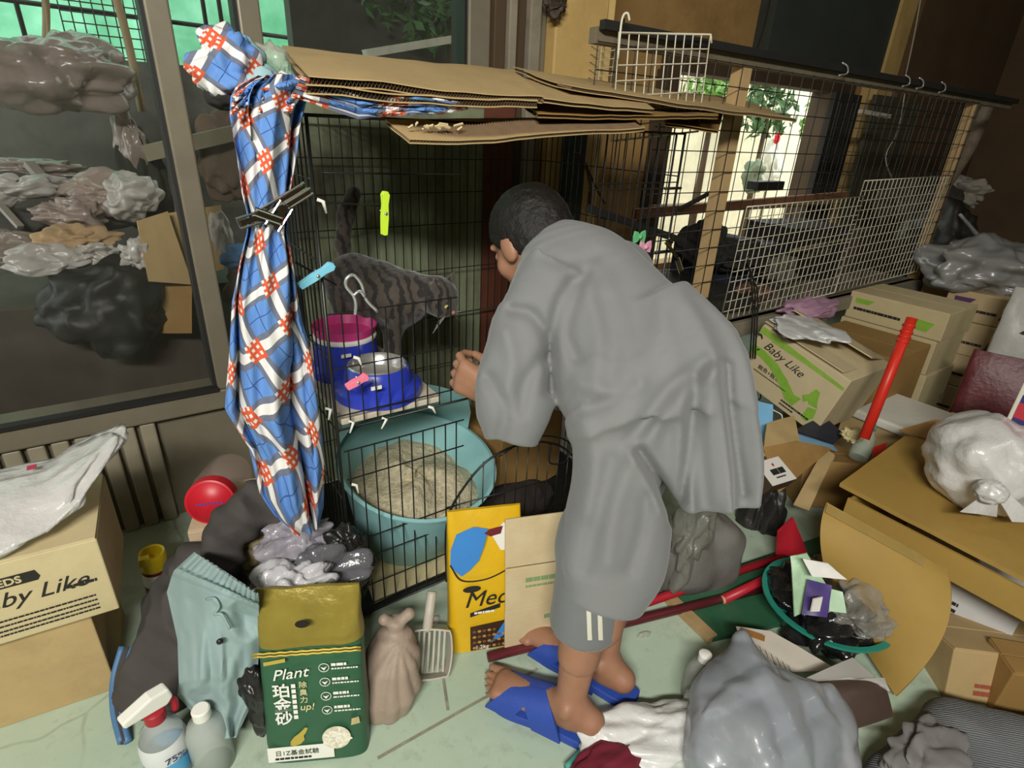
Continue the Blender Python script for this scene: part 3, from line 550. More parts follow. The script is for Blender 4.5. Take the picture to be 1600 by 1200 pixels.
def bowclip(c, m, lb):
    e = empty('bow_clip', c, lb, 'clothes peg', 'clothes pegs clipped on the cage', rot=(math.radians(90), 0, 0))
    for s in (-1, 1):
        pl = [(0, -.005), (s * .008, -.013), (s * .019, -.016), (s * .022, 0), (s * .019, .016), (s * .008, .013), (0, .005)]
        mb = MB(); mb.prism(pl if s > 0 else pl[::-1], -.003, .003); mb.build('wing', m, e, bevel=.001)
    MB().tube([(0, 0, -.006), (0, 0, .008)], .005, 8).build('knob', m, e, True)
bowclip(atY(999, 370, 1.04), mat('leaf_plastic', '67b97e', .4, var=.04), 'green bow shaped clip on the cage front beside the bent back')
bowclip(atY(1008, 386, 1.03), mat('pale_pink_plastic', 'e0a0b4', .4, var=.04), 'pale pink clip half hidden behind the shoulder under the green clip')
# ring-handled steel clip over the barrier
e = empty('steel_clip', atY(560, 462, 1.06), 'shiny steel scissor clip hanging on the barrier above the bowls', 'clip')
mb = MB(); mb.tube(smoothpath([atY(*p, 1.06) for p in ((590, 487), (572, 468), (565, 445), (553, 430), (542, 435), (541, 448), (552, 462), (556, 476), (555, 492))], 5), .0035, 7); mb.build('arm', STEEL, e, True, world=True)
mb = MB(); mb.tube(smoothpath([atY(*p, 1.055) for p in ((552, 462), (562, 455), (570, 464))], 5), .0032, 7); mb.build('pivot', STEEL, e, True, world=True)
CHROME = mat('chrome', 'b9b9b5', .12, metal=1., var=0)
def clamp(px, Y, lb, k=1.):
    c = atY(px[0][0], px[0][1], Y); e = empty('steel_clamp', c, lb, 'clamp', 'steel clamps on the cage')
    for i in range(1, len(px)):
        a, b, w = px[i]; A = atY(*a, Y - .004 * i); B = atY(*b, Y - .004 * i); t_ = (B - A) / np.linalg.norm(B - A); nrm = np.cross(t_, [0, 1, 0]) * w * k / 2
        mb = MB(); mb.tube([A + nrm, B + nrm, B - nrm, A - nrm], .0022, 6, closed=True); mb.bar(A + t_ * .004, B - t_ * .004, w * k * .55, .0016, up=(0, 1, 0)); mb.build('arm', CHROME, e, True, world=True, angle=40)
clamp([(430, 325), ((395, 340), (478, 290), .010), ((408, 348), (487, 298), .009), ((372, 350), (420, 335), .016), ((425, 356), (448, 320), .022), ((398, 330), (440, 345), .01)], 1.0, 'large chrome clamp pinching the plaid shirt to the cage corner')
clamp([(1060, 420), ((1058, 405), (1064, 424), .016), ((1040, 378), (1058, 402), .006), ((1044, 374), (1050, 382), .01)], 1.04, 'small chrome clamp on the cage front at the right of the bent back')
# ================================================================ tabby cat on the shelf
t = NT('tabby_fur'); tc = t.new('ShaderNodeTexCoord'); wv = t.new('ShaderNodeTexWave'); wv.inputs['Scale'].default_value = 13; wv.inputs['Distortion'].default_value = 6; wv.inputs['Detail'].default_value = 3; wv.inputs['Detail Scale'].default_value = 2; t.link(tc.outputs['Object'], wv.inputs[0])
n = t.noise(70, 4, .7, (1, 1, .4)); c = t.mix(t.ramp(wv.outputs[1], .45, .7), lin('473e35'), lin('110e0c')); c = t.mix(t.math('MULTIPLY', t.ramp(n, .35, .7), .5), c, lin('2a241f'))
t.link(c, t.b.inputs['Base Color']); t.b.inputs['Roughness'].default_value = .9; t.b.inputs['Sheen Weight'].default_value = .3; t.bump(n, .5, .004); TABBY = t.m
cat = empty('cat', (.52, 1.45, .602), 'brown tabby cat standing on the cage shelf, head lowered to the right', 'cat')
HD = np.array([.648, 1.262, .795]); fd = np.array([.36, -.78, -.42]); fd /= np.linalg.norm(fd); sd = np.cross(fd, [0, 0, 1]); sd /= np.linalg.norm(sd); ud = np.cross(sd, fd)
CHEST = np.array([.585, 1.345, .775]); RUMP = np.array([.515, 1.50, .79])
def fcat(P):
    d = rc(P, CHEST, RUMP, .074, .08); d = smin(d, ell(P, (CHEST + RUMP) / 2 + [0, 0, -.012], (.08, .085, .08)), .03)
    d = smin(d, rc(P, CHEST + [.01, -.01, .015], HD - fd * .02, .05, .042), .03)
    d = smin(d, ell(P, HD, (.054, .052, .049)), .015); d = smin(d, rc(P, HD + fd * .025 - ud * .012, HD + fd * .042 - ud * .014, .023, .017), .015)
    for s in (-1, 1):
        d = smin(d, rc(P, HD + fd * .02 + sd * s * .022 - ud * .012, HD + fd * .03 + sd * s * .016 - ud * .016, .02), .012)
        e0 = HD + sd * s * .030 + ud * .03; d = smin(d, rc(P, e0, e0 + ud * .032 + sd * s * .008 - fd * .006, .016, .003), .008)
    for hip, kn, pw, r in ((CHEST + [-.015, -.02, -.03], (.548, 1.322, .69), (.54, 1.30, .615), .03), (CHEST + [.0, .03, -.03], (.558, 1.375, .69), (.552, 1.372, .615), .03)):
        d = smin(d, rc(P, hip, kn, r, .02), .02); d = smin(d, rc(P, kn, pw, .019, .015), .01); d = smin(d, ell(P, np.array(pw) + [.006, -.008, -.002], (.02, .022, .012)), .01)
    for hip, kn, hk, pw in ((RUMP + [-.03, -.01, -.02], (.465, 1.455, .71), (.45, 1.515, .67), (.452, 1.49, .614)), (RUMP + [.03, .01, -.02], (.535, 1.475, .71), (.545, 1.545, .67), (.54, 1.52, .614))):
        d = smin(d, rc(P, hip, kn, .05, .034), .025); d = smin(d, rc(P, kn, hk, .026, .017), .012); d = smin(d, rc(P, hk, pw, .015, .014), .01); d = smin(d, ell(P, np.array(pw) + [.006, -.014, -.002], (.018, .026, .012)), .01)
    tp = [RUMP + [0, .05, .03], RUMP + [.0, .085, .09], RUMP + [.02, .095, .17], RUMP + [.045, .09, .225]]
    for i in range(3): d = smin(d, rc(P, tp[i], tp[i + 1], .02 + .004 * (i == 2), .02), .015)
    return d - .003 * vnoise(P, 90)
sdf_obj('body', fcat, (.36, 1.15, .59), (.75, 1.68, 1.06), .0045, TABBY, cat)
EYE_M = mat('cat_eye', 'b8b070', .15, var=0); DK = mat('dark_pupil', '0c0b0a', .2, var=0); NOSE = mat('nose_pink', '9c6a62', .5, var=0); CREAM = mat('cream_fur', 'a8997f', .9, var=.1)
for s in (-1, 1):
    p = HD + fd * .040 + sd * s * .019 + ud * .006
    V, Fc = ico(3); ey = mesh_obj('eye', V * .0085 + p, Fc, EYE_M, cat, world=True); mesh_obj('pupil', V * [.0035, .0035, .006] + p + fd * .006 - np.array(cat.location), Fc, DK, ey)
V, Fc = ico(3)
for s in (-1, 1): mesh_obj('muzzle', V * [.014, .013, .012] + HD + fd * .042 + sd * s * .009 - ud * .017, Fc, CREAM, cat, world=True)
mesh_obj('nose', V * .006 + HD + fd * .059 - ud * .008, Fc, NOSE, cat, world=True)
mb = MB()
for s in (-1, 1):
    for i in range(4): mb.tube([HD + fd * .05 - ud * .018 + sd * s * .01, HD + fd * .06 + sd * s * .06 - ud * (.02 + .012 * i)], [.0006, .0003], 4)
mb.build('whiskers', mat('whisker_white', 'e8e4da', .5, var=0), cat, True, world=True)
# ================================================================ the person bending into the cage
FACE = np.array([-.08, .80, -.58])
PELV = atD(1035, 600, 1.16); CHST = np.array([.795, .84, .885]); NECK = np.array([.785, .965, .955]); HEAD = atD(828, 380, 1.275)
SHL = np.array([.665, .845, .89]); SHR = np.array([.95, .93, .89]); ELL = atD(822, 645, 1.14); WRL = atD(770, 615, 1.17)
ELR = np.array([1.06, .98, .70]); WRR = np.array([1.0, 1.02, .62])
HIPL = PELV + [-.07, -.01, -.03]; HIPR = PELV + [.08, .05, -.03]; KNL = np.array([.68, .625, .44]); KNR = np.array([.79, .69, .44])
ANL = np.array([.598, .570, .085]); ANR = np.array([.735, .61, .085]); TOL = np.array([.517, .712, .040]); TOR = np.array([.668, .79, .040])
man = empty('person', (.66, .62, 0), 'person in a loose grey tunic and cropped trousers bending over into the cage', 'person')
SKIN = mat('skin', '9a7057', .5, var=.1, scale=14, bump=.06, bscale=60, dirt='8f6248', dirtamt=.35)
# head frame
hy = FACE / np.linalg.norm(FACE); hx = np.cross(hy, [0, 0, 1]); hx /= np.linalg.norm(hx); hz = np.cross(hx, hy); HM = np.stack([hx, hy, hz], 1)
def fhead(P):
    Q = (P - HEAD.astype(np.float32)) @ HM.astype(np.float32)
    d = ell(Q, (0, -.012, .02), (.074, .092, .088)); d = smin(d, ell(Q, (0, .03, -.045), (.052, .06, .066)), .04)
    d = smin(d, rc(Q, (0, .078, .005), (0, .1, -.03), .009, .014), .012); d = smin(d, rc(Q, (0, .07, -.09), (0, .06, -.095), .018), .02)
    for s in (-1, 1):
        d = smin(d, ell(Q, (s * .076, -.012, -.01), (.012, .022, .033)), .006); d = smax(d, -ell(Q, (s * .033, .092, .008), (.018, .014, .009)), .01)
        d = smin(d, rc(Q, (s * .02, .082, .026), (s * .05, .068, .026), .008), .01); d = smin(d, ell(Q, (s * .045, .05, -.03), (.022, .02, .022)), .02)
        d = smin(d, ell(Q, (s * .033, .076, .006), (.012, .012, .011)), .003)
    d = smin(d, rc(Q, (-.02, .083, -.062), (.02, .083, -.062), .007), .006); d = smin(d, rc(Q, (-.016, .081, -.074), (.016, .081, -.074), .008), .006)
    d = smax(d, -rc(Q, (-.022, .092, -.068), (.022, .092, -.068), .003), .004)
    return smin(d, rc(P, HEAD - .03 * hz - .03 * hy, NECK, .052, .058), .03)
def fhand(WR, dirv, palmn, curl=1., side=1):
    "a hand at the wrist WR pointing along dirv, palm facing palmn; fingers curled"
    y = np.array(dirv, float); y /= np.linalg.norm(y); z = np.array(palmn, float); z -= y * (z @ y); z /= np.linalg.norm(z); x = np.cross(y, z) * side
    L = lambda a, b, c: WR + x * a + y * b + z * c
    def f(P):
        d = rc(P, L(0, -.06, 0), L(0, .0, 0), .027, .024); d = smin(d, rc(P, L(-.018, .02, 0), L(-.024, .075, 0), .017), .02); d = smin(d, rc(P, L(.018, .02, 0), L(.024, .075, 0), .016), .02); d = smin(d, rc(P, L(0, .03, 0), L(0, .078, 0), .018, .015), .02)
        for i, (xx, l) in enumerate(((-.03, .072), (-.010, .08), (.011, .075), (.030, .06))):
            a = L(xx, .082, 0); b = L(xx * 1.08, .082 + l * .42 * math.cos(.75 * curl), l * .42 * math.sin(.75 * curl)); w = 1.9 * curl
            c = b + (y * math.cos(w) + z * math.sin(w)) * l * .32; w2 = 2.7 * curl; e = c + (y * math.cos(w2) + z * math.sin(w2)) * l * .24
            d = smin(d, rc(P, a, b, .0095, .0088), .006); d = smin(d, rc(P, b, c, .0088, .008), .003); d = smin(d, rc(P, c, e, .008, .0068), .003)
        a = L(-.024, .02, .008); b = L(-.05, .05, .022); c = L(-.045, .082, .034); d = smin(d, rc(P, a, b, .015, .0105), .012); d = smin(d, rc(P, b, c, .0102, .0082), .004)
        return d
    lo = WR - .15; hi = WR + .15; return (f, lo, hi, .0038)
def ffoot(AN, TO, KN, s):
    d0 = TO - AN; d0[2] = 0; d0 /= np.linalg.norm(d0); r0 = np.array([d0[1], -d0[0], 0]) * s   # towards the little toe side
    h = AN - d0 * .05; h[2] = .055
    def f(P):
        d = rc(P, AN + [0, 0, .0], KN, .031, .058); d = smin(d, rc(P, KN * .55 + AN * .45 - d0 * .035, KN * .8 + AN * .2 - d0 * .03, .045, .05), .04)
        d = smin(d, rc(P, AN, h, .028, .03), .02); d = smin(d, rc(P, AN + [0, 0, -.02], TO + [0, 0, .006], .030, .016), .03); d = smin(d, rc(P, TO + r0 * .026, AN - d0 * .02 + [0, 0, -.042], .015, .024), .02); d = smin(d, rc(P, TO - r0 * .02, AN + [0, 0, -.035], .017, .024), .02)
        for sg in (-1, 1): d = smin(d, ell(P, AN + r0 * .030 * sg + [0, 0, .005], (.011, .013, .014)), .012)
        for i, (o, l, r) in enumerate(((-.034, .042, .0125), (-.014, .046, .0098), (.002, .04, .0092), (.017, .032, .0088), (.032, .022, .0085))):
            a = TO + r0 * o + [0, 0, -.006]; d = smin(d, rc(P, a, a + d0 * l + [0, 0, -.006], r, r * .9), .005)
        return smax(d, .031 - P[:, 2], .006)
    lo = np.minimum(AN, TO) - [.12, .12, .1]; hi = np.maximum(AN, TO) + [.12, .12, .25]; lo[2] = .02; return (f, lo, hi, .0042)
hl = fhand(WRL, atD(712, 583, 1.2) - WRL, atD(800, 560, 1.35) - WRL, .8, 1); hr = fhand(WRR, (-.2, .9, 0), (-.9, -.2, 0), .7, -1)
def fcore(P):
    d = rc(P, PELV, CHST + [.02, .02, -.02], .07, .075); d = smin(d, rc(P, CHST + [.02, .02, -.02], NECK, .07, .05), .03); d = smin(d, rc(P, SHL + [.05, .06, -.03], SHR + [0, 0, -.03], .035), .03)
    for a, b, c in ((SHL + [.02, .03, -.02], ELL, WRL), (SHR, ELR, WRR)): d = smin(d, rc(P, a, b, .034, .032), .03); d = smin(d, rc(P, b, c, .032, .026), .02)
    for a, b, c in ((HIPL, KNL, ANL), (HIPR, KNR, ANR)): d = smin(d, rc(P, a, b, .065, .05), .04); d = smin(d, rc(P, b, b * .3 + c * .7, .056, .045), .03)
    return d
body = sdf_obj('body', fcore, (.4, .35, .15), (1.3, 1.3, 1.1), .012, SKIN, man, extra=[(fhead, HEAD - .17, HEAD + .15, .0042), hl, hr, ffoot(ANL, TOL, KNL, -1), ffoot(ANR, TOR, KNR, 1)])
# hair: short black
def fhair(P):
    Q = (P - HEAD.astype(np.float32)) @ HM.astype(np.float32)
    d = ell(Q, (0, -.016, .026), (.087, .104, .10)); d = smin(d, ell(Q, (0, -.06, -.03), (.066, .048, .05)), .04)
    cut = np.maximum(Q[:, 1] - (.055 + .5 * (Q[:, 2] - .06)), -.075 - Q[:, 2]); ear = np.maximum(Q[:, 1] + .02, .0) * 0
    side = np.where((Q[:, 1] > -.03), -.0 - Q[:, 2], -1); d = smax(smax(d, cut, .01), side, .012)
    return d + .004 * vnoise(P, 60) + .003 * vnoise(P, 140)
sdf_obj('hair', fhair, HEAD - .16, HEAD + .17, .0042, mat('black_hair', '17130f', .5, var=.25, scale=60, bump=.6, bscale=160), man)
# ---- tunic and trousers
TUNIC = mat('grey_cotton', '777878', .85, var=.05, scale=5, bump=.22, bscale=26, sheen=.15, bd=.006)
T2 = mat('grey_cotton_trousers', '6d6f70', .85, var=.05, scale=5, bump=.1, bscale=400, sheen=.15, bd=.001)
def folds(P, dirv, f, amp, o=0, warp=1.2):
    q = P @ np.asarray(dirv, np.float32) * f + warp * vnoise(P, 5, o) * 2; return amp * (np.abs(np.sin(q)) ** 1.5 - .4) * np.clip(1.3 * (vnoise(P, 3.5, o + 4) + .45), 0, 1)
def etube(P, st, flat=1, pleat=(0, 0)):
    "cloth tube through stations (left pixel, right pixel, distance, half thickness)"
    C = []; A = []; B = []
    for l, r, D, th in st: p, q = atD(*l, D), atD(*r, D); C.append((p + q) / 2); A.append((q - p) / 2); B.append(th)
    K = np.c_[np.array(C), np.array(A), np.array(B)]; K = np.array(smoothpath(list(K), 5)); C = list(K[:, :3]); A = list(K[:, 3:6]); B = list(K[:, 6])
    n = len(C); best = np.full(len(P), 1e9, np.float32); c = np.zeros_like(P); av = np.zeros_like(P); dv = np.zeros_like(P); b = np.zeros(len(P), np.float32); sg = np.zeros(len(P), np.float32); en = np.zeros(len(P), bool)
    for i in range(n - 1):
        d = C[i + 1] - C[i]; L2 = d @ d; Q = P - C[i].astype(np.float32); t = (Q @ d.astype(np.float32)) / L2; tc_ = np.clip(t, 0, 1); r = Q - tc_[:, None] * d.astype(np.float32); ds = np.einsum('ij,ij->i', r, r); m = ds < best
        best[m] = ds[m]; en[m] = ((i == 0) & (t[m] < 0)) | ((i == n - 2) & (t[m] > 1)); tm = tc_[m][:, None]; c[m] = C[i] + tm * d; av[m] = A[i] * (1 - tm) + A[i + 1] * tm; dv[m] = d; b[m] = B[i] * (1 - tm[:, 0]) + B[i + 1] * tm[:, 0]; sg[m] = (i + tm[:, 0]) / (n - 1)
    dv /= np.linalg.norm(dv, axis=1)[:, None]; av -= dv * np.einsum('ij,ij->i', av, dv)[:, None]; wa = np.linalg.norm(av, axis=1); av /= wa[:, None]; bv = np.cross(dv, av); Q = P - c
    u = np.einsum('ij,ij->i', Q, av) / wa; v = np.einsum('ij,ij->i', Q, bv) / b; w = np.einsum('ij,ij->i', Q, dv)
    if pleat[1]: v = v * (1 - pleat[1] * sg * np.cos(u * pleat[0] + 2 * vnoise(P, 4, 3)))
    k = (np.abs(u) ** 2.4 + np.abs(v) ** 2.4) ** (1 / 2.4); e = (k - 1) * np.minimum(wa, b); return np.where(en, smax(e, np.abs(w) - .004, .008), e)
ST_T = [((850, 392), (903, 362), 1.24, .065), ((806, 428), (965, 388), 1.21, .09), ((805, 520), (1035, 448), 1.17, .11), ((848, 595), (1092, 502), 1.13, .115), ((880, 635), (1145, 552), 1.10, .12), ((895, 680), (1160, 620), 1.09, .12)]
ST_F = [((880, 610), (1090, 590), 1.12, .11), ((893, 680), (1064, 680), 1.11, .11), ((893, 750), (1052, 755), 1.11, .10), ((879, 830), (1048, 805), 1.12, .092), ((869, 900), (1037, 870), 1.13, .088), ((870, 958), (1012, 908), 1.135, .082)]
ST_B = [((960, 480), (1085, 500), 1.13, .11), ((990, 560), (1148, 560), 1.10, .115), ((1012, 640), (1170, 640), 1.08, .10), ((1030, 730), (1186, 715), 1.07, .075), ((1050, 802), (1180, 776), 1.065, .06)]
CREASE = [([(915, 425), (897, 468), (886, 520), (900, 558)], 11, -.009), ([(893, 440), (872, 480), (862, 540), (860, 610)], 11, -.012), ([(1102, 565), (1040, 612), (985, 692)], 13, -.010), ([(1122, 580), (1062, 630), (1005, 700)], 14, .008),
    ([(1088, 590), (1078, 680), (1066, 780)], 10, -.012), ([(1135, 570), (1142, 650), (1160, 770)], 10, -.014), ([(1112, 580), (1110, 680), (1118, 780)], 12, .010), ([(1000, 706), (1026, 748), (1056, 808)], 10, -.034), ([(985, 700), (1010, 750), (1035, 800)], 12, .008),
    ([(800, 484), (830, 490), (852, 520), (858, 560)], 10, -.010), ([(790, 520), (800, 565), (792, 610)], 13, .008), ([(845, 560), (820, 600), (815, 640)], 11, -.009), ([(905, 640), (945, 630), (985, 600)], 13, -.008), ([(905, 600), (960, 612), (1000, 600)], 13, .007),
    ([(960, 420), (985, 480), (1000, 540)], 18, -.004), ([(1040, 470), (1020, 540), (990, 600)], 20, .004), ([(905, 640), (930, 720), (920, 800)], 18, .007), ([(990, 720), (960, 800), (950, 880)], 16, .009), ([(955, 720), (935, 800), (915, 890)], 14, -.007), ([(1010, 780), (1000, 840), (985, 890)], 12, -.008), ([(850, 400), (890, 410), (930, 400)], 12, -.006), ([(765, 590), (790, 640), (780, 690)], 11, -.009), ([(920, 450), (935, 520), (930, 590)], 15, .005), ([(945, 470), (960, 540), (955, 600)], 15, -.005)]
def creases(P):
    q = (P - EYE.astype(np.float32)) @ R.astype(np.float32); x = 800 + F_PX * q[:, 0] / q[:, 2]; y = 600 + F_PX * q[:, 1] / q[:, 2]; out = np.zeros(len(P), np.float32); near = np.clip((1.16 - q[:, 2]) / .04, 0, 1)
    for pts, w, dep in CREASE:
        dm = np.full(len(P), 1e9, np.float32); pts = [p[:2] for p in smoothpath([(a, b, 0) for a, b in pts], 3)]
        for (ax, ay), (bx, by) in zip(pts[:-1], pts[1:]):
            dx, dy = bx - ax, by - ay; t = np.clip(((x - ax) * dx + (y - ay) * dy) / (dx * dx + dy * dy + 1e-6), 0, 1); dm = np.minimum(dm, (x - ax - t * dx) ** 2 + (y - ay - t * dy) ** 2)
        out += dep * np.exp(-dm / (w * w))
    return out * near
ST_S = [((806, 432), (930, 430), 1.15, .08), ((772, 500), (885, 500), 1.13, .075), ((748, 575), (870, 575), 1.12, .075), ((741, 630), (864, 640), 1.12, .075), ((758, 680), (838, 690), 1.125, .055)]
def ftunic(P):
    T = etube(P, ST_T); T = smin(T, rc(P, SHL + [.03, .01, .0], SHR, .07), .05)
    T = T - folds(P, (.75, -.6, .1), 22, .004, 9) - .008 * vnoise(P, 7, 3)
    Fr = etube(P, ST_F) - folds(P, (.75, -.6, -.1), 34, .004, 4) - .004 * vnoise(P, 9, 2); Bk = etube(P, ST_B, 1, (8., .30)) - .003 * vnoise(P, 9, 6)
    Fr = smax(Fr, -rc(P, atD(940, 1000, 1.13), atD(940, 880, 1.12), .062, .045), .006); Bk = smax(Bk, -rc(P, atD(1110, 830, 1.07), atD(1100, 740, 1.08), .034, .02), .006)
    d = smin(T, Fr, .035); d = smin(d, Bk, .03)
    s = etube(P, ST_S) - folds(P, (.8, -.4, .3), 30, .007, 5) - folds(P, (.5, -.3, .7), 38, .006, 11) - .006 * vnoise(P, 9, 8)
    s = smax(s, -rc(P, atD(728, 622, 1.14), atD(790, 640, 1.14), .05, .022), .006); s = smax(s, -rc(P, atD(740, 665, 1.14), atD(775, 650, 1.14), .034, .02), .008)
    r = rc(P, SHR, ELR, .085, .075); r = smin(r, rc(P, ELR, WRR + (ELR - WRR) * .2, .075, .055), .03)
    d = smin(d, s, .016); d = smin(d, r, .03) - 1.25 * creases(P)
    return smax(d, -rc(P, NECK + [0, .012, .01], HEAD, .06, .08), .008)
sdf_obj('tunic', ftunic, (.42, .36, .22), (1.25, 1.15, 1.1), .0048, TUNIC, man)
def ftrous(P):
    d = None
    for h, k, a in ((HIPL, KNL, ANL), (HIPR, KNR, ANR)):
        e = a + (k - a) * .50; q = smin(rc(P, h, k, .082, .078), rc(P, k, e, .080, .073), .04); q = smax(q, e[2] - P[:, 2], .006); q = smax(q, -rc(P, e - [0, 0, .05], e + (k - a) * .3, .062, .05), .005); d = q if d is None else smin(d, q, .01)
    return d - folds(P, (.5, .3, .8), 50, .006, 2)
sdf_obj('trousers', ftrous, (.45, .4, .2), (1.15, .9, .72), .0062, T2, man)
# the two pale side stripes on the near cuff
STR = mat('stripe_cloth', 'c9c6b4', .8, var=.05)
e = ANL + (KNL - ANL) * .50; ax = (KNL - ANL) / np.linalg.norm(KNL - ANL)
for k in (0, 1):
    px = 918 + 17 * k
    def fs(u, v, px=px):
        out = []
        for a, b in zip(u, v):
            d = ray(px + 7 * a - 2 * b, 1000 - 56 * b); d = d.astype(float)
            t0 = np.linspace(.9, 1.5, 400); Q = (EYE + d * t0[:, None]).astype(np.float32); s = ftrous(Q); i = int(np.argmax(s < .003)); out.append(EYE + d * (t0[i] - .0015))
        return np.array(out)
    sheet('side_stripe', fs, 4, 12, STR, man, .0015, world=True)
# slippers
SL = mat('blue_slipper', '2d4aa0', .55, var=.07, scale=20, bump=.35, bscale=220, bd=.002)
for AN, TO, s in ((ANL, TOL, -1), (ANR, TOR, 1)):
    d0 = TO - AN; d0[2] = 0; d0 /= np.linalg.norm(d0); r0 = np.array([d0[1], -d0[0], 0]) * s; c0 = AN - d0 * .088; c0[2] = 0
    sl = empty('slipper', c0); sl.parent = man; sl.location = Vector(c0) - man.location
    L = .275; prof = [(0, .026), (.04, .036), (.1, .037), (.16, .041), (.215, .047), (.25, .042), (.268, .026), (.275, 0)]
    ou = [(t_, w) for t_, w in prof] + [(t_, -w * .93) for t_, w in prof[-2::-1]]
    mb = MB(); n = len(ou)
    pts = smoothpath([(a, b, 0) for a, b in ou], 4)
    lo = [p[0] * d0 + p[1] * r0 for p in pts]; V = [q + np.array([0, 0, .0]) for q in lo] + [q * 1.0 + np.array([0, 0, .022]) for q in lo]; m_ = len(lo)
    mb.add(V, [list(range(m_))[::-1], list(range(m_, 2 * m_))] + [[i, (i + 1) % m_, m_ + (i + 1) % m_, m_ + i] for i in range(m_)]); mb.build('sole', SL, sl, False, bevel=.003)
    for (t0, t1, w0, w1) in ((.12, .235, -1, 1), (.235, .12, -1, 1)):   # crossing straps
        def fn(u, v, t0=t0, t1=t1):
            tt = t0 + (t1 - t0) * u + (v - .5) * .066; th = np.pi * u; hgt = .012 + np.sin(th) ** .7 * (.078 - (tt - .12) * .26)
            w = -np.cos(th) * (.047); return tt[:, None] * d0 + w[:, None] * r0 + hgt[:, None] * np.array([0, 0, 1.])
        sheet('strap', fn, 22, 6, SL, sl, .006)
# ================================================================ plaid shirt draped on the cage corner
t = NT('plaid_cotton'); uvn = t.new('ShaderNodeUVMap'); sp = t.new('ShaderNodeSeparateXYZ'); t.link(uvn.outputs[0], sp.inputs[0])
def band(o):   # returns in-band mask, fine line mask, check mask along one axis
    f = t.math('FRACT', o); b = t.math('LESS_THAN', f, .40); k = t.math('FRACT', t.math('MULTIPLY', f, 7.5)); c = t.math('GREATER_THAN', k, .5)
    fine = t.math('LESS_THAN', t.math('ABSOLUTE', t.math('SUBTRACT', f, .70)), .012); mid = t.math('LESS_THAN', t.math('ABSOLUTE', t.math('SUBTRACT', f, .2)), .09); return b, fine, c, mid
b1, f1, c1, m1 = band(sp.outputs[0]); b2, f2_, c2, m2 = band(sp.outputs[1])
blue, white, gry, red = lin('5b86c4'), lin('d9d6d2'), lin('646a7c'), lin('cc5530')
base = t.mix(t.math('MAXIMUM', f1, f2_), blue, lin('33528f'))
s1 = t.mix(m1, gry, white); s2 = t.mix(m2, gry, white); c = t.mix(b1, base, s1); c = t.mix(b2, c, s2)
both = t.math('MULTIPLY', b1, b2); chk = t.mix(t.math('MAXIMUM', c1, c2), white, red); c = t.mix(both, c, chk)
t.link(c, t.b.inputs['Base Color']); t.b.inputs['Roughness'].default_value = .85; t.bump(t.noise(30, 3), .12, .004); PLAID = t.m
shirt = empty('plaid_shirt', atY(430, 790, 1.03), 'blue, white and orange plaid shirt draped down the left corner of the cage', 'shirt')
LE = [(118, 400), (135, 368), (150, 359), (180, 357), (240, 368), (300, 376), (340, 386), (362, 384), (410, 372), (470, 360), (560, 356), (640, 351), (700, 386), (770, 404), (800, 425), (816, 445)]
RE = [(118, 470), (135, 480), (150, 482), (200, 470), (260, 462), (330, 452), (362, 450), (420, 462), (500, 472), (560, 490), (640, 501), (720, 507), (790, 506), (816, 500)]
def shirt_fn(u, v):
    y = 118 + v * 698; xl = np.interp(y, *zip(*LE)); xr = np.interp(y, *zip(*RE)); th = u * 2 * np.pi; out = []
    cx = (xl + xr) / 2; hw = (xr - xl) / 2
    Pn = np.stack([np.cos(th) * .9, np.sin(th) * .9, v * 1.7], 1)
    fo = np.abs(np.sin(2.5 * th + 5 * vnoise(Pn, 1.4, 2) + 2 * v)) ** .8 * .30 + .35 * vnoise(Pn, 2.2, 8) + .18 * ridge(Pn, 3.2, 4)
    cr = np.exp(-(np.sin(1.5 * th + 4 * vnoise(Pn * [.6, .6, 1], 1.6, 21) + 1.3 * v) / .30) ** 2) * np.clip(.5 + 2.2 * vnoise(Pn, 1.7, 30) + .3, 0, 1.2)
    for i in range(len(u)):
        p = atY(cx[i] + hw[i] * np.cos(th[i]) * (1.0 - .12 * max(0, fo[i])), y[i], 1.035); d = ray(cx[i], y[i]); k = np.sin(th[i]) * (.056 - .06 * fo[i] - .075 * cr[i]); out.append(p + np.array([.15, 1., 0]) * k)
    return np.array(out)
nu, nv = 90, 150; u, v = np.meshgrid(np.linspace(0, 1, nu, endpoint=False), np.linspace(0, 1, nv), indexing='ij'); V = shirt_fn(u.ravel(), v.ravel()); ix = np.arange(nu * nv).reshape(nu, nv)
Fc = [[ix[i, j], ix[(i + 1) % nu, j], ix[(i + 1) % nu, j + 1], ix[i, j + 1]] for i in range(nu) for j in range(nv - 1)]
ua = np.abs(u.ravel() * 2 - 1) * .30 + .05 * vnoise(V, 7, 1); va = v.ravel() * .95 + .05 * vnoise(V, 7, 5); ca, sa = math.cos(.55), math.sin(.55); UV = np.stack([(ua * ca - va * sa), (ua * sa + va * ca)], 1) / .105
mesh_obj('hanging_cloth', V, [f[::-1] for f in Fc], PLAID, shirt, True, uv=UV, world=True)
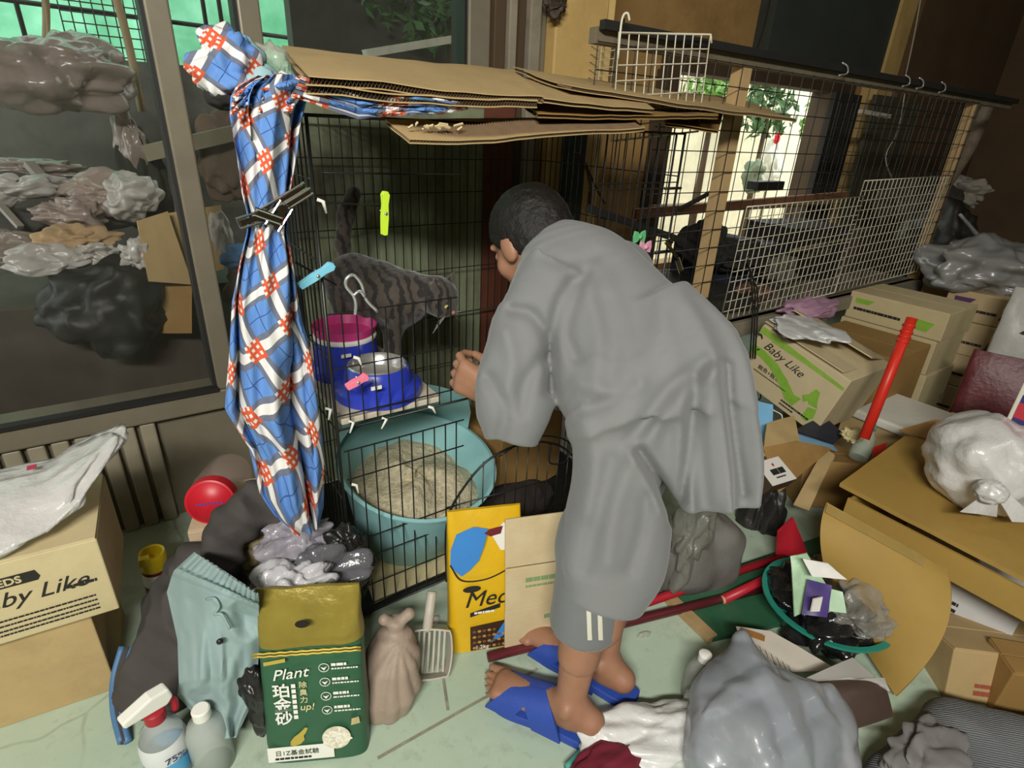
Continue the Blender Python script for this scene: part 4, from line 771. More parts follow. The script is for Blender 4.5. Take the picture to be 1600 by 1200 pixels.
def strip(name, Lp, Rp, Y, th, m, parent, amp=.02, seed=0, sc=.098, n=40):
    def fn(u, v):
        L = np.stack([np.interp(v, np.linspace(0, 1, len(Lp)), [p[k] for p in Lp]) for k in (0, 1)], 1); Q = np.stack([np.interp(v, np.linspace(0, 1, len(Rp)), [p[k] for p in Rp]) for k in (0, 1)], 1); M_ = L * (1 - u)[:, None] + Q * u[:, None]
        Yv = Y + amp * 1.6 * fbm(np.stack([u * 2, v * 3, 0 * u], 1), 2, seed) + amp * .9 * np.abs(np.sin(7 * u + 4 * vnoise(np.stack([u, v, u * 0], 1), 3, seed) * 2)) + th * (v - .5)
        return np.array([atY(a, b, y) for (a, b), y in zip(M_, Yv)])
    return sheet(name, fn, n, n, m, parent, .003, (2.2, 2.2), world=parent is not None)
strip('sleeve', [(455, 150), (560, 185), (640, 178), (690, 178)], [(470, 120), (560, 150), (650, 150), (755, 165)], .995, .0, PLAID, shirt, .015, 3)
strip('collar', [(360, 180), (385, 165), (420, 180), (455, 175)], [(365, 150), (400, 125), (440, 112), (480, 130)], 1.0, .0, PLAID, shirt, .02, 5)
# cloth bundle at the top left corner
TEALC = mat('pale_teal_cloth', '8fb0b4', .85, var=.08, bump=.2); PLB = mat('blue_cotton', '6c97cf', .85, var=.15, scale=14, bump=.15)
bd = empty('cloth_bundle', atY(372, 112, 1.12), 'knotted bundle of plaid and pale teal cloth at the top left cage corner', 'cloth')
o = blob('plaid_lump', atY(362, 112, 1.12), (.05, .045, .052), PLAID, bd, 5, .3, 2.2, .7, 41, crumple=.25)
uvl = o.data.uv_layers.new(name='UVMap'); co = np.zeros(len(o.data.vertices) * 3); o.data.vertices.foreach_get('co', co); co = co.reshape(-1, 3); li = np.zeros(len(o.data.loops), int); o.data.loops.foreach_get('vertex_index', li); uvl.data.foreach_set('uv', ((co[:, [0, 2]] @ np.array([[.8, .6], [-.6, .8]])) / .065)[li].ravel())
blob('teal_lump', atY(368, 84, 1.14), (.042, .03, .028), TEALC, bd, 4, .3, 2.4, .7, 42); blob('teal_tail', atY(398, 128, 1.11), (.04, .03, .03), TEALC, bd, 4, .35, 2.4, .7, 43)
blob('dark_knot', atY(352, 150, 1.12), (.03, .03, .02), mat('black_cloth', '24211e', .9, var=.2), bd, 4, .35, 2.4, .7, 44)
bag('clear_bag_scrap', (425, 108), 1.2, (.035, .03, .04), plastic('clear_film', 'b8b6a8', .45, .2, .8, 14), 'scrap of clear film tucked under the left cardboard corner', 45, 'plastic bag', .4, n=4)
# ================================================================ things on the floor at the left
def dashes(parent, x, y, w, n, m, z=.0012, h=.004, gap=.0015, seed=1):
    "a row of illegible small print"
    rg = random.Random(seed); mb = MB(); cx = x
    while cx < x + w:
        k = rg.uniform(.003, .009) * h / .004; mb.bx((cx, y, z), (min(cx + k, x + w), y + h, z + .0004)); cx += k + gap
    return mb.build('small_print', m, parent)
def carton(name, corner, dx, W, D, H, m, lb, group=None, up=(0, 0, 1), flaps=True, cat='cardboard box', open_=0.):
    "corner = lower front left; local x right along the front, y up, z out of the front"
    e = empty(name, (0, 0, 0), lb, cat, group); frame(e, dx, up, corner)
    mb = MB().bx((0, 0, -D), (W, H, 0)); mb.build('body', m, e, bevel=.003)
    if flaps:
        for z0, z1 in ((-D + .001, -D / 2 - .002), (-D / 2 + .002, -.001)): MB().bx((.002, H - .001, z0), (W - .002, H + .004, z1)).build('flap', m, e, bevel=.001)
    return e
UPB = carton('carton', (-.158 - .42 * .997, 1.165 + .42 * .07, .243), (.997, -.07, 0), .42, .25, .185, CARD2, 'upper printed carton with a plastic bag on top, at the left wall')
text(UPB, 'Baby Like', .048, .2, .085, .001, INK, shear=.4); b = decal(UPB, [(.225, .128), (.315, .128), (.32, .136), (.315, .152), (.225, .152), (.22, .144)], .0006, INK); text(UPB, 'SEEDS', .022, .234, .133, .0016, CARD2, bold=.0006)
for i, yy in enumerate((.052, .04, .028, .018)): dashes(UPB, .19, yy, .2, 1, INK, seed=i)
dashes(UPB, .35, .088, .05, 1, INK, h=.007, seed=9)
LOB = carton('carton', (-.212 - .44 * .995, 1.195 + .44 * .1, 0), (.995, -.1, 0), .44, .24, .238, CARD, 'plain tan carton under the printed carton at the left wall')
bg = empty('plastic_bag', (-.33, 1.32, .43), 'clear printed plastic bag lying flat on the upper left carton', 'plastic bag')
CLR = plastic('milky_film', 'd9d6d2', .72, .22, .9, 14)
V, Fc = ico(5); Q = V * (1 + .22 * ridge(V, 2.6, 5)[:, None] * .6 + .1 * fbm(V, 4, 2)[:, None]) * [.24, .13, .035]; Q[:, 2] += np.clip(Q[:, 0] - .12, 0, 1) * .55 + np.clip(-.06 - Q[:, 1], 0, 1) * -.3; Q[:, 1] += .2 * np.clip(Q[:, 0] - .08, 0, 1)
mesh_obj('film', Q + [-.01, -.01, .045], Fc, CLR, bg); VIO = mat('violet_print', '55458f', .5, var=.1)
for i, (x, y, w) in enumerate(((-.16, .0, .12), (-.15, .03, .09), (-.12, -.03, .07))):
    pts = smoothpath([(x, y, .085), (x + w * .3, y + .012, .087), (x + w * .6, y - .004, .084), (x + w, y + .008, .08)]); MB().tube(pts, .004, 5).build('printed_mark', VIO, bg, True)
MB().bx((.075, .03, .085), (.09, .045, .088)).build('printed_mark', mat('crimson_print', 'b02a4a', .5, var=0), bg)
# yellow spray can
cn = empty('spray_can', (-.105, 1.45, 0), 'spray can with a yellow cap behind the dark trousers', 'spray can', rot=(.05, .05, 0))
MB().lathe([(.028, 0), (.03, .006), (.03, .10), (.027, .112)], 28).build('can', mat('maroon_can', '6a2430', .35, var=.1), cn, True, angle=40); MB().lathe([(.0302, .06), (.0305, .09), (.0302, .1)], 28, cap=False).build('label', WHITEP, cn, True)
yel = mat('yellow_plastic', 'd8bc22', .4, var=.05); MB().lathe([(.030, .11), (.031, .155), (.029, .16), (.024, .158), (.022, .135), (.001, .134)], 28).build('cap', yel, cn, True, angle=40); MB().bx((-.03, -.031, .14), (-.005, -.012, .165)).build('trigger', yel, cn, bevel=.003)
# paper box and jar
pb = carton('paper_carton', (-.01, 1.30, 0), (.95, -.3, 0), .21, .2, .285, mat('pale_card', 'c0a98a', .8, var=.12, bump=.3), 'worn pale paper carton under the red-lidded jar')
jr = empty('jar', (0, 0, 0), 'large clear plastic jar with a red lid lying on the paper carton', 'jar'); A = atZ(330, 782, .345); B = atD(372, 722, 1.62); ax_ = B - A; frame(jr, np.cross([0, 0, 1], ax_) * -1, np.cross(ax_, np.cross([0, 0, 1], ax_)), A)
# frame z = x cross y; make sure it runs along the jar
zz = np.array(jr.matrix_basis)[:3, 2] if False else None
RED = mat('red_plastic', 'c4202e', .4, var=.06); GLJ = mat('clear_pet', 'b8a098', .08, var=0, alpha=.2, spec=.9)
Lj = .21
def along(prof): return [(r, z) for r, z in prof]
m3 = jr.rotation_euler.to_matrix(); sgn = 1 if (m3 @ Vector((0, 0, 1))).dot(Vector(ax_)) > 0 else -1
MB().lathe(along([(.052, -.012 * sgn), (.056, -.01 * sgn), (.057, .022 * sgn), (.054, .024 * sgn)]), 40).build('lid', RED, jr, True, angle=35)
MB().lathe([(.050, -.0135 * sgn), (.0505, -.012 * sgn)], 40).build('lid_rim', RED, jr, True); dash = dashes(jr, -.03, -.004, .06, 1, VIO, z=-.015 * sgn)
MB().lathe(along([(.050, .024 * sgn), (.06, .05 * sgn), (.061, .17 * sgn), (.052, .195 * sgn), (.02, .205 * sgn)]), 40).build('body', GLJ, jr, True, angle=40)
# pouch builder
def pouch(e, W, H, T, parts, m2=None, seed=0, taper=.12, crump=.003, n=36):
    "flat-bottomed bag: parts = [(name, v0, v1, material)]; local x across, y up, z towards the viewer"
    out = []
    for name, v0, v1, m in parts:
        u = np.linspace(0, 2 * np.pi, 2 * n, endpoint=False); v = np.linspace(v0, v1, 14); V = []
        for vv in v:
            th = T / 2 * (1 - vv ** 4 * .92) if vv > 0 else T / 2; w = W / 2 * (1 - taper * vv * vv * .3)
            for a in u:
                ca, sa = math.cos(a), math.sin(a); V.append([w * math.copysign(abs(ca) ** .35, ca) + W / 2, vv * H, th * math.copysign(abs(sa) ** .45, sa) - T / 2])
        V = np.array(V); V[:, 2] += crump * 2 * fbm(V, 16, seed) * (V[:, 1] > .01); V[:, 0] += crump * fbm(V, 20, seed + 3); k = 2 * n
        Fc = [[i * k + j, i * k + (j + 1) % k, (i + 1) * k + (j + 1) % k, (i + 1) * k + j] for i in range(13) for j in range(k)] + [list(range(k))[::-1], list(range(13 * k, 14 * k))]
        out.append(mesh_obj(name, V, Fc, m, e, True, angle=50))
    return out
GRN = mat('green_pouch', '2f5a3f', .42, var=.08, scale=12, bump=.12); GOLD = mat('gold_pouch', '8f7f35', .35, var=.15, scale=8, bump=.5, bscale=14, metal=.25, bd=.01)
lb_ = empty('litter_bag', (0, 0, 0), 'green and gold bag of plant cat litter standing at the front left', 'bag'); a = math.radians(9); dx = np.array([.89, -.457, 0]); frame(lb_, dx, np.array([.457 * math.sin(a), .89 * math.sin(a), math.cos(a)]), (.030, .838, .002))
pouch(lb_, .2, .385, .085, [('bag_body', 0, .70, GRN)], seed=2); pouch(lb_, .2, .385, .085, [('bag_top', .70, 1, GOLD)], seed=8, crump=.006)
for yy in (.266, .273): MB().tube([(0.0 + i * .01, yy + .0015 * (i % 2), .004) for i in range(21)], .0022, 5).build('seam', mat('gold_seam', 'b8a040', .35, metal=.3, var=.2, scale=40), lb_, True)
mb = MB(); mb.prism([(.095 + .013 * math.cos(w) * 1.0, .335 + .008 * math.sin(w)) for w in np.linspace(0, 2 * np.pi, 16, endpoint=False)], .004, .0055); mb.build('handle_hole', mat('dark_hole', '1b170e', .9, var=0), lb_)
zt = .0045
WP, GP, CP = WHITEP, mat('gold_print', 'b5a145', .5, var=.05), mat('cream_print', 'd9cf9a', .6, var=0)
text(lb_, 'Plant', .034, .03, .21, zt, WP, shear=.35, rot=.08); decal(lb_, [(.018, .246), (.058, .252), (.058, .260), (.018, .254)], zt, GP)
for i, ch in enumerate('珀金砂'): text(lb_, ch, .034, .028, .172 - .033 * i, zt, WP, bold=.0006)
for i, ch in enumerate('除臭力'): text(lb_, ch, .016, .078, .19 - .018 * i, zt, CP)
text(lb_, 'up!', .022, .076, .135, zt, CP, shear=.2)
for i in range(7): dashes(lb_, .064, .19 - .0125 * i, .008, 1, WP, z=zt, h=.009, seed=20 + i)
for i in range(4):
    y = .232 - .034 * i; mb = MB(); mb.tube([(.128 + .0095 * math.cos(w), y + .0095 * math.sin(w), zt) for w in np.linspace(0, 2 * np.pi, 20, endpoint=False)], .0008, 4, closed=True); mb.build('printed_icon', WP, lb_, True)
    decal(lb_, [(.122, y + .002), (.128, y - .006), (.134, y + .003), (.128, y)], zt, WP); dashes(lb_, .142, y + .003, .03, 1, WP, z=zt, h=.006, seed=40 + i); dashes(lb_, .142, y - .005, .05, 1, WP, z=zt, h=.003, seed=50 + i)
decal(lb_, [(.006, .010), (.135, .010), (.135, .046), (.006, .046)], zt - .001, WP); text(lb_, '日1Z基金試驗', .014, .02, .026, zt, mat('green_ink', '2f4a34', .6, var=0)); dashes(lb_, .02, .015, .07, 1, INK, z=zt, h=.005, seed=61)
rb = [(0, 0), (.008, -.002), (.02, .002), (.028, .012), (.027, .022), (.032, .03), (.036, .04), (.031, .042), (.024, .034), (.018, .028), (.008, .02), (.001, .01)]; decal(lb_, [(.052 + x, .05 + y) for x, y in rb], zt, GP)
decal(lb_, [(.142 + .028 * math.cos(w), .06 + .028 * math.sin(w)) for w in np.linspace(0, 2 * np.pi, 28, endpoint=False)], zt, mat('pellet_photo', 'd8d0b6', .7, var=.35, scale=90))
for i in range(14):
    w = i * 2.4; r = .005 + .0016 * i; x, y = .142 + r * math.cos(w), .06 + r * math.sin(w); MB().bar((x - .006 * math.cos(i), y - .006 * math.sin(i), zt + .001), (x + .006 * math.cos(i), y + .006 * math.sin(i), zt + .001), .004, .001, up=(0, 0, 1)).build('printed_pellet', WP, lb_)
decal(lb_, [(.172, .088), (.19, .092), (.188, .108), (.174, .104)], zt, mat('cream_pellet', 'b8a878', .7, var=.2, scale=60))
# yellow cat food bag with colour patches
YEL = mat('yellow_pouch', 'd9ae1c', .38, var=.06, scale=14, bump=.15)
yb = empty('cat_food_bag', (0, 0, 0), 'yellow and blue bag of cat food propped against the cage front', 'bag'); a = math.radians(8); dx = np.array([.93, -.36, 0]); frame(yb, dx, np.array([.36 * math.sin(a), .93 * math.sin(a), math.cos(a)]), (.47, .87, .002))
pouch(yb, .185, .385, .075, [('bag_body', 0, .985, YEL)], seed=5)
BLP = mat('sky_blue_print', '3f86cf', .4, var=.06)
decal(yb, [(.004, .255), (.03, .225), (.05, .238), (.072, .262), (.085, .30), (.095, .345), (.06, .355), (.02, .34), (.006, .30)], .003, BLP); decal(yb, [(.105, .325), (.125, .285), (.165, .28), (.18, .305), (.172, .35), (.13, .358)], .003, WP); decal(yb, [(.10, .02), (.18, .06), (.18, .13), (.15, .1)], .003, BLP)
decal(yb, [(.085, .335), (.10, .345), (.13, .35), (.125, .33), (.10, .325)], .004, mat('maroon_print', '6d1f28', .5, var=0))
mb = MB(); mb.tube(smoothpath([(.004, .26, .005), (.03, .215, .005), (.09, .21, .005), (.15, .235, .005), (.182, .262, .005)]), .0018, 5); mb.build('printed_line', INK, yb, True)
for i in range(26): 
    w = i * 2.4; decal(yb, [(.06 + .0125 * (i % 7) + .005 * math.cos(k), .012 + .016 * (i // 7) + .004 * math.sin(k)) for k in np.linspace(0, 5.2, 6)], .0032, (mat('kibble_a', 'b58b45', .6, var=.2), mat('kibble_b', '7d4f28', .6, var=.2))[i % 2])
decal(yb, [(.05, .004), (.165, .004), (.165, .085), (.05, .075)], .0022, mat('kibble_dark', '3b2415', .6, var=.3, scale=60))
decal(yb, [(.055 + .022 * math.cos(w), .185 + .009 * math.sin(w)) for w in np.linspace(0, 2 * np.pi, 18, endpoint=False)], .003, INK)
text(yb, 'Meo', .062, .035, .135, .004, INK, shear=.3); decal(yb, [(.05, .105), (.125, .122), (.125, .134), (.05, .117)], .003, INK); dashes(yb, .06, .113, .05, 1, WP, z=.0045, h=.006, seed=71); text(yb, '1.2kg', .016, .062, .008, .0045, WP)
# beige cardboard leaning in front of the cage
cl = empty('leaning_cardboard', (0, 0, 0), 'beige folded cardboard panel leaning between the food bag and the bent leg', 'cardboard'); a = math.radians(8); dx = np.array([.94, -.34, 0]); frame(cl, dx, np.array([.34 * math.sin(a), .94 * math.sin(a), math.cos(a)]), (.585, .80, .012))
t = NT('beige_corrugate'); wv = t.new('ShaderNodeTexWave', bands_direction='Y'); wv.inputs['Scale'].default_value = 60; tc = t.new('ShaderNodeTexCoord'); t.link(tc.outputs['Object'], wv.inputs[0]); c = t.mix(t.ramp(t.noise(9, 5), .35, .7), lin('c3ae86'), lin('d0bf9a')); t.link(c, t.b.inputs['Base Color']); t.b.inputs['Roughness'].default_value = .8; t.bump(wv.outputs[1], .08, .002)
for i, (y0, y1) in enumerate(((0, .118), (.12, .238), (.24, .37))): MB().bx((0, y0, -.006 + .003 * (i == 1)), (.25, y1, .003 * (i == 1))).build('fold', t.m, cl, bevel=.0015)
gp = mat('faded_green_print', '7f9a68', .8, var=.1); dashes(cl, .05, .195, .12, 1, gp, z=.0035, h=.012, seed=81); dashes(cl, .05, .18, .10, 1, gp, z=.0035, h=.006, seed=82); dashes(cl, .10, .08, .06, 1, gp, z=.001, h=.012, seed=83)
# spray bottle and clear bottle
sb = empty('spray_bottle', (-.128, .935, 0), 'clear spray bottle of disinfectant with a white trigger head', 'bottle', rot=(0, 0, math.radians(200)))
PET = mat('clear_bottle', 'ccd2cc', .08, var=0, alpha=.42, spec=.9)
MB().lathe([(.037, 0), (.041, .006), (.041, .085), (.034, .12), (.018, .145), (.0145, .155)], 36).build('bottle', PET, sb, True, angle=40); MB().lathe([(.0375, .003), (.0385, .06), (.0001, .0605)], 36).build('liquid', mat('blue_liquid', '5d9fce', .1, var=0, alpha=.75), sb, True, angle=40)
MB().lathe([(.0416, .062), (.0416, .088), (.0375, .105)], 36, cap=False).build('label', mat('label_paper', 'd6d8d6', .6, var=.05), sb, True); MB().lathe([(.0414, .022), (.0414, .062)], 36, cap=False).build('blue_label', mat('label_blue', '57a3d2', .6, var=.1), sb, True)
RD2 = mat('dark_red_plastic', 'a3202c', .4, var=.05); MB().lathe([(.018, .15), (.0185, .172), (.013, .176)], 24).build('collar', RD2, sb, True, angle=40)
mb = MB(); mb.prism([(-.022, 0), (.05, .012), (.052, .026), (.0, .040), (-.03, .036), (-.034, .012)], -.013, .013); o = mb.build('trigger_head', WHITEP, sb, bevel=.004); o.location = (0, 0, .176); o.rotation_euler = (math.radians(90), 0, 0)
mb = MB(); mb.tube(smoothpath([(-.02, 0, .18), (-.035, 0, .165), (-.034, 0, .14)]), .007, 8); mb.build('trigger', RD2, sb, True)
tx = text(sb, '75%', .022, 0, 0, 0, mat('navy_ink', '2b3a66', .6, var=0)); tx.rotation_euler = (math.radians(90), 0, math.radians(170)); tx.location = (.018, .0425, .07)
wb = empty('bottle', (-.055, .90, 0), 'frosted plastic bottle with a white cap beside the spray bottle', 'bottle')
MB().lathe([(.033, 0), (.037, .005), (.037, .10), (.030, .125), (.015, .138), (.0135, .145)], 36).build('bottle', mat('frosted_pet', 'bfc6bf', .25, var=0, alpha=.62), wb, True, angle=40); MB().lathe([(.0162, .143), (.0165, .163), (.014, .166)], 28).build('cap', WHITEP, wb, True, angle=40)
# clothes
DKG = mat('charcoal_cloth', '45413e', .9, var=.15, scale=8, bump=.25, bscale=40); SHM = mat('sage_cotton', '8ea3a2', .88, var=.06, scale=8, bump=.15, bscale=60)
e = empty('dark_trousers', (-.12, 1.12, 0), 'charcoal trousers heaped on the floor behind the sage shorts', 'trousers')
def fdt(P): 
    d = rc(P, (-.03, 1.17, .22), (-.14, 1.10, .06), .085, .075); d = smin(d, rc(P, (-.09, 1.2, .14), (-.19, 1.10, .03), .08, .05), .03); d = smin(d, rc(P, (.0, 1.05, .16), (-.02, 1.02, .05), .09, .06), .03); return smax(d - folds(P, (.6, .4, .7), 60, .012, 3) - .012 * ridge(P, 12, 4), .004 - P[:, 2], .004)
sdf_obj('cloth', lambda P: fdt(P - np.array([.035, .02, 0], np.float32)), (-.28, .9, -.01), (.18, 1.36, .36), .007, DKG, e)
st_ = mat('blue_stripe', '4f79a3', .5, var=.1)
for k in range(3): mb = MB(); mb.tube(smoothpath([atZ(205 - 9 * k + 4, 1010, .1), atZ(192 - 7 * k, 1060, .06), atZ(190 - 6 * k, 1110, .03), atZ(200 - 5 * k, 1160, .006)]), [.008] * 19, 6); mb.build('side_stripe', st_ if k % 2 == 0 else DKG, e, True, world=True)
sh = empty('shorts', atZ(330, 1140, 0), 'sage grey cotton shorts with a dark button draped over the heap', 'shorts')
def shf(u, v):
    Lp = [(0, 305, 863), (.12, 272, 893), (.25, 262, 925), (.45, 279, 1000), (.6, 281, 1065), (.75, 278, 1085), (.9, 302, 1112), (1, 345, 1155)]; Rp = [(0, 402, 928), (.12, 405, 948), (.25, 405, 965), (.45, 404, 1010), (.6, 402, 1050), (.8, 392, 1100), (1, 368, 1152)]
    L = spline(Lp, v); Q = spline(Rp, v); M_ = L * (1 - u)[:, None] + Q * u[:, None]; z = .365 * (1 - v) ** 1.05 + .012 + .05 * np.sin(np.pi * u) * (1 - v * .6); Pn = np.stack([u * 1.6, v * 2, 0 * u], 1); z = z + .022 * fbm(Pn, 2.2, 5) + .010 * ridge(Pn * [1, .6, 1], 3, 7) * np.clip(v * 4, .2, 1) + .006 * np.abs(np.sin(u * 45)) * (v < .11) + .012 * ((v > .10) & (v < .13))
    return np.array([EYE + (atZ(a, b, max(zz, .008)) - EYE) * .965 for (a, b), zz in zip(M_, z)])
sheet('cloth', shf, 80, 80, SHM, sh, .004, world=True)
def surf_pt(fn, u, v): return fn(np.array([u]), np.array([v]))[0]
p = surf_pt(shf, .52, .44); q = EYE + (p - EYE) * .988; m_ = MB(); V_, F_ = ico(2); mesh_obj('button', V_ * [.0065, .005, .0065] + q, F_, mat('dark_button', '1d1a18', .35, var=0), sh, world=True)
mb = MB(); mb.tube(smoothpath([EYE + (surf_pt(shf, a, b) - EYE) * .985 for a, b in ((.42, .22), (.5, .20), (.56, .25), (.5, .30), (.58, .29), (.66, .36))]), .0026, 6); mb.build('drawstring', SHM, sh, True, world=True)
e = empty('grey_cloth', atY(355, 850, 1.15), 'dark grey cloth draped below the red-lidded jar', 'cloth')
ga, gb, gc, gd = atY(402, 785, 1.19), atY(372, 812, 1.17), atY(340, 850, 1.13), atY(350, 880, 1.11)
def fgc(P): d = rc(P, ga, gb, .04, .042); d = smin(d, rc(P, gb, gc, .042, .035), .02); d = smin(d, rc(P, gc, gd, .034, .03), .02); d = smin(d, rc(P, ga, atY(440, 800, 1.16), .035, .03), .02); return d - folds(P, (.7, .2, .6), 70, .008, 3) - .010 * ridge(P, 14, 4)
sdf_obj('cloth', fgc, np.minimum(gc, ga) - .1, np.maximum(ga, gb) + .12, .006, DKG, e)
bag('woven_mat', (395, 870), 1.18, (.06, .04, .05), mat('woven_straw', 'a8986f', .9, var=.35, scale=60, bump=.8, bscale=90), 'straw coloured woven mat rolled behind the sage shorts', 51, 'mat', .15)
bag('plastic_bag', (462, 840), 1.10, (.075, .06, .05), plastic('lilac_film', 'b7b2bd', .55, .15, 1., 14), 'crumpled clear bag under the hem of the plaid shirt', 52, 'plastic bag', .45, 2.6)
bag('plastic_bag', (500, 905), 1.0, (.10, .07, .06), plastic('dark_film', '6b6b70', .7, .15, 1., 12), 'dark shiny plastic bag behind the gold top of the litter bag', 53, 'plastic bag', .4, 2.6)
bag('plastic_bag', (445, 925), .96, (.07, .05, .05), plastic('milky_film2', 'cfcdd0', .8, .2, .9, 14), 'milky plastic bag touching the gold top of the litter bag', 54, 'plastic bag', .4, 2.6)
bag('black_bag', (545, 880), 1.03, (.05, .04, .10), mat('black_plastic2', '22211f', .3, var=.2, bump=.5), 'black plastic sack squeezed between cage corner and litter bag', 55, 'rubbish bag', .3)
bag('black_bag', (395, 1080), .93, (.03, .05, .12), mat('black_plastic2', '22211f'), 'black bag standing in the gap between shorts and litter bag', 56, 'rubbish bag', .2)
# tied beige bag
tb = empty('tied_bag', (.285, .83, 0), 'beige cloth bag tied with a knot beside the litter bag', 'bag')
BEI = mat('beige_film', '9c8a7a', .55, var=.1, scale=10, bump=.4, bscale=30)
def ftb(P):
    c = np.array([.285, .835]); z = np.clip(P[:, 2] / .19, 0, 1); r = np.interp(z, [0, .25, .6, .85, .93, 1], [.055, .066, .058, .035, .014, .02]); w = np.arctan2(P[:, 1] - c[1], P[:, 0] - c[0] - .05 * z); rr = np.hypot(P[:, 0] - c[0] - .05 * z, P[:, 1] - c[1] - .04 * z)
    d = (rr - r * (1 + .10 * np.abs(np.sin(4.5 * w + 3 * z)) + .1 * vnoise(P, 20))) * .8; d = smax(d, np.abs(P[:, 2] - .1) - .098, .01); d = smin(d, ell(P, (.335, .873, .18), (.02, .018, .014)), .008); d = smin(d, rc(P, (.335, .873, .185), (.365, .87, .20), .01, .014), .006); return smin(d, rc(P, (.335, .873, .185), (.31, .88, .205), .009, .013), .006)
sdf_obj('sack', ftb, (.19, .74, -.005), (.41, .95, .23), .0045, BEI, tb)
# white litter scoop
sc = empty('litter_scoop', (.405, .885, .045), 'dirty white slotted litter scoop behind the beige tied bag', 'scoop', rot=(math.radians(55), math.radians(10), math.radians(-20)))
SCW = mat('dirty_white', 'b9b2a4', .5, var=.1, dirt='7a6f5f', dirtamt=.5)
mb = MB()
for i in range(9): mb.bx((-.055 + i * .0125, -.05, .004), (-.049 + i * .0125, .05, .009))
mb.build('slot_bars', SCW, sc, bevel=.0015)
def fsc(u, v): a = 2 * np.pi * u; s = np.maximum(np.abs(np.cos(a)), np.abs(np.sin(a))) ** .7; return np.stack([.06 * np.cos(a) / s, .055 * np.sin(a) / s, .002 + .04 * v], 1)
sheet('rim', fsc, 40, 4, SCW, sc, .004); MB().tube(smoothpath([(0, .052, .03), (0, .09, .04), (.005, .14, .038)]), [.012] * 13, 10).build('handle', SCW, sc, True)
bag('tissue', (690, 985), .98, (.03, .025, .035), mat('tissue_white', 'd2cec4', .9, var=.08), 'crumpled white tissue between scoop and yellow food bag', 58, 'tissue', .4)
# ================================================================ right hand clutter
g = carton('carton', (1.93, 1.17, .335), (0, -.965, -.26), .365, .30, .245, mat('printed_carton', 'c9b993', .8, var=.05, bump=.08, bscale=60), 'open printed carton with a green cat swoosh under the white grid', up=(0, -.26, .965), flaps=False)
GR2 = mat('lime_print', '8fb545', .7, var=.15, scale=40)
for z0, z1, a in ((-.30, -.16, -.25), (-.10, -.0, -.1)): o = MB().bx((0, -.002, 0), (.33, .002, z1 - z0)).build('flap', MATS['printed_carton'], g); o.location = (0, .247, z0); o.rotation_euler = (a, 0, 0)
decal(g, [(0, .212), (.36, .200), (.36, .212), (0, .238)], .0008, GR2); dashes(g, .06, .205, .24, 1, GR2, h=.01)
text(g, 'Baby Like', .046, .04, .168, .001, INK, shear=.4, rot=-.10); text(g, '鮪魚+鱈魚', .022, .06, .085, .001, INK); dashes(g, .05, .07, .15, 1, INK, h=.004); dashes(g, .20, .03, .12, 1, INK, h=.007, seed=3); dashes(g, .20, .016, .06, 1, INK, h=.006, seed=4)
top = [(0, .158), (.05, .160), (.12, .145), (.18, .115), (.23, .082), (.26, .085)]; bot = [(.245, .04), (.21, .045), (.16, .085), (.1, .115), (.05, .128), (0, .125)]
decal(g, top + bot, .0009, GREENP); decal(g, [(.272, .115), (.285, .150), (.302, .148), (.315, .105), (.325, .09), (.29, .085)], .0009, GREENP); decal(g, [(.295, .075), (.325, .085), (.332, .05), (.315, .022), (.292, .026)], .0009, GREENP); decal(g, [(.255, .1), (.27, .115), (.284, .095), (.27, .08)], .001, GREENP)
bag('plastic_sheet', (1262, 515), .97, (.11, .12, .018), plastic('white_sheet_film', 'dfe0de', .92, .3, .6, 9), 'white plastic sheet lying in the open printed carton', 61, 'plastic sheet', .3, 2.2)
def stack(c0, dx, W, D, hs, lb, m=CARD2, patch=None, grp='cartons stacked below the white grid'):
    z = c0[2]; names = ['lowest', 'second', 'third', 'fourth']
    for i, h in enumerate(hs):
        e = carton('carton', (c0[0] + .006 * (i % 2), c0[1] - .008 * (i % 2), z), dx, W, D, h - .002, m, lb % (names[i] if i < len(hs) - 1 else 'topmost'), grp); z += h + .0045
        dashes(e, .03, h * .35, W * .5, 1, INK, h=.012, seed=i + 5)
        if patch: decal(e, [(.03, h * .62), (.09, h * .62), (.11, h * .8), (.03, h * .8)], .001, patch); decal(e, [(W * .62, h * .25), (W * .85, h * .2), (W * .9, h * .55), (W * .66, h * .6)], .001, patch)
carton('carton', (2.36, 1.16, 0), (0, -1, 0), .36, .33, .455, CARD3, 'tall brown carton behind the green printed one')
stack((2.74, 1.20, 0), (0, -1, 0), .40, .30, (.15, .15, .15, .12), '%s carton of the near stack behind the red pole', CARD2, GREENP)
stack((3.12, .95, 0), (.12, -1, 0), .34, .3, (.17, .15, .15, .13), '%s carton of the purple-printed stack by the pet food bags', mat('carton_dull', 'b59f78', .8, var=.08), PURPP)
carton('carton', (3.42, 1.15, .0), (.25, -.97, 0), .42, .3, .63, CARD3, 'brown open carton far back below the big grey bag')
rp = empty('red_pole', atX(1350, 682, 1.84), 'bright red plastic pole leaning against the carton stack', 'pole'); A = atX(1350, 685, 1.84); B = atX(1425, 497, 1.98)
MB().tube([A, B], [.016, .0155], 14).build('shaft', RED2 if 'RED2' in globals() else mat('bright_red', 'd2301f', .4, var=.05), rp, True, world=True)
for k in (.80, .84, .88, .93): p = A + (B - A) * k; q = A + (B - A) * (k + .015); MB().tube([p, q], .0185, 14).build('ring', MATS['bright_red'], rp, True, world=True)
tag(MB().bx((2.2, .56, .24), (2.52, .82, .275)).build('foam_lid', mat('foam_white', 'd5d2c6', .8, var=.06, bump=.2), None, bevel=.008), 'white foam box lid beside the red pole', 'foam lid')
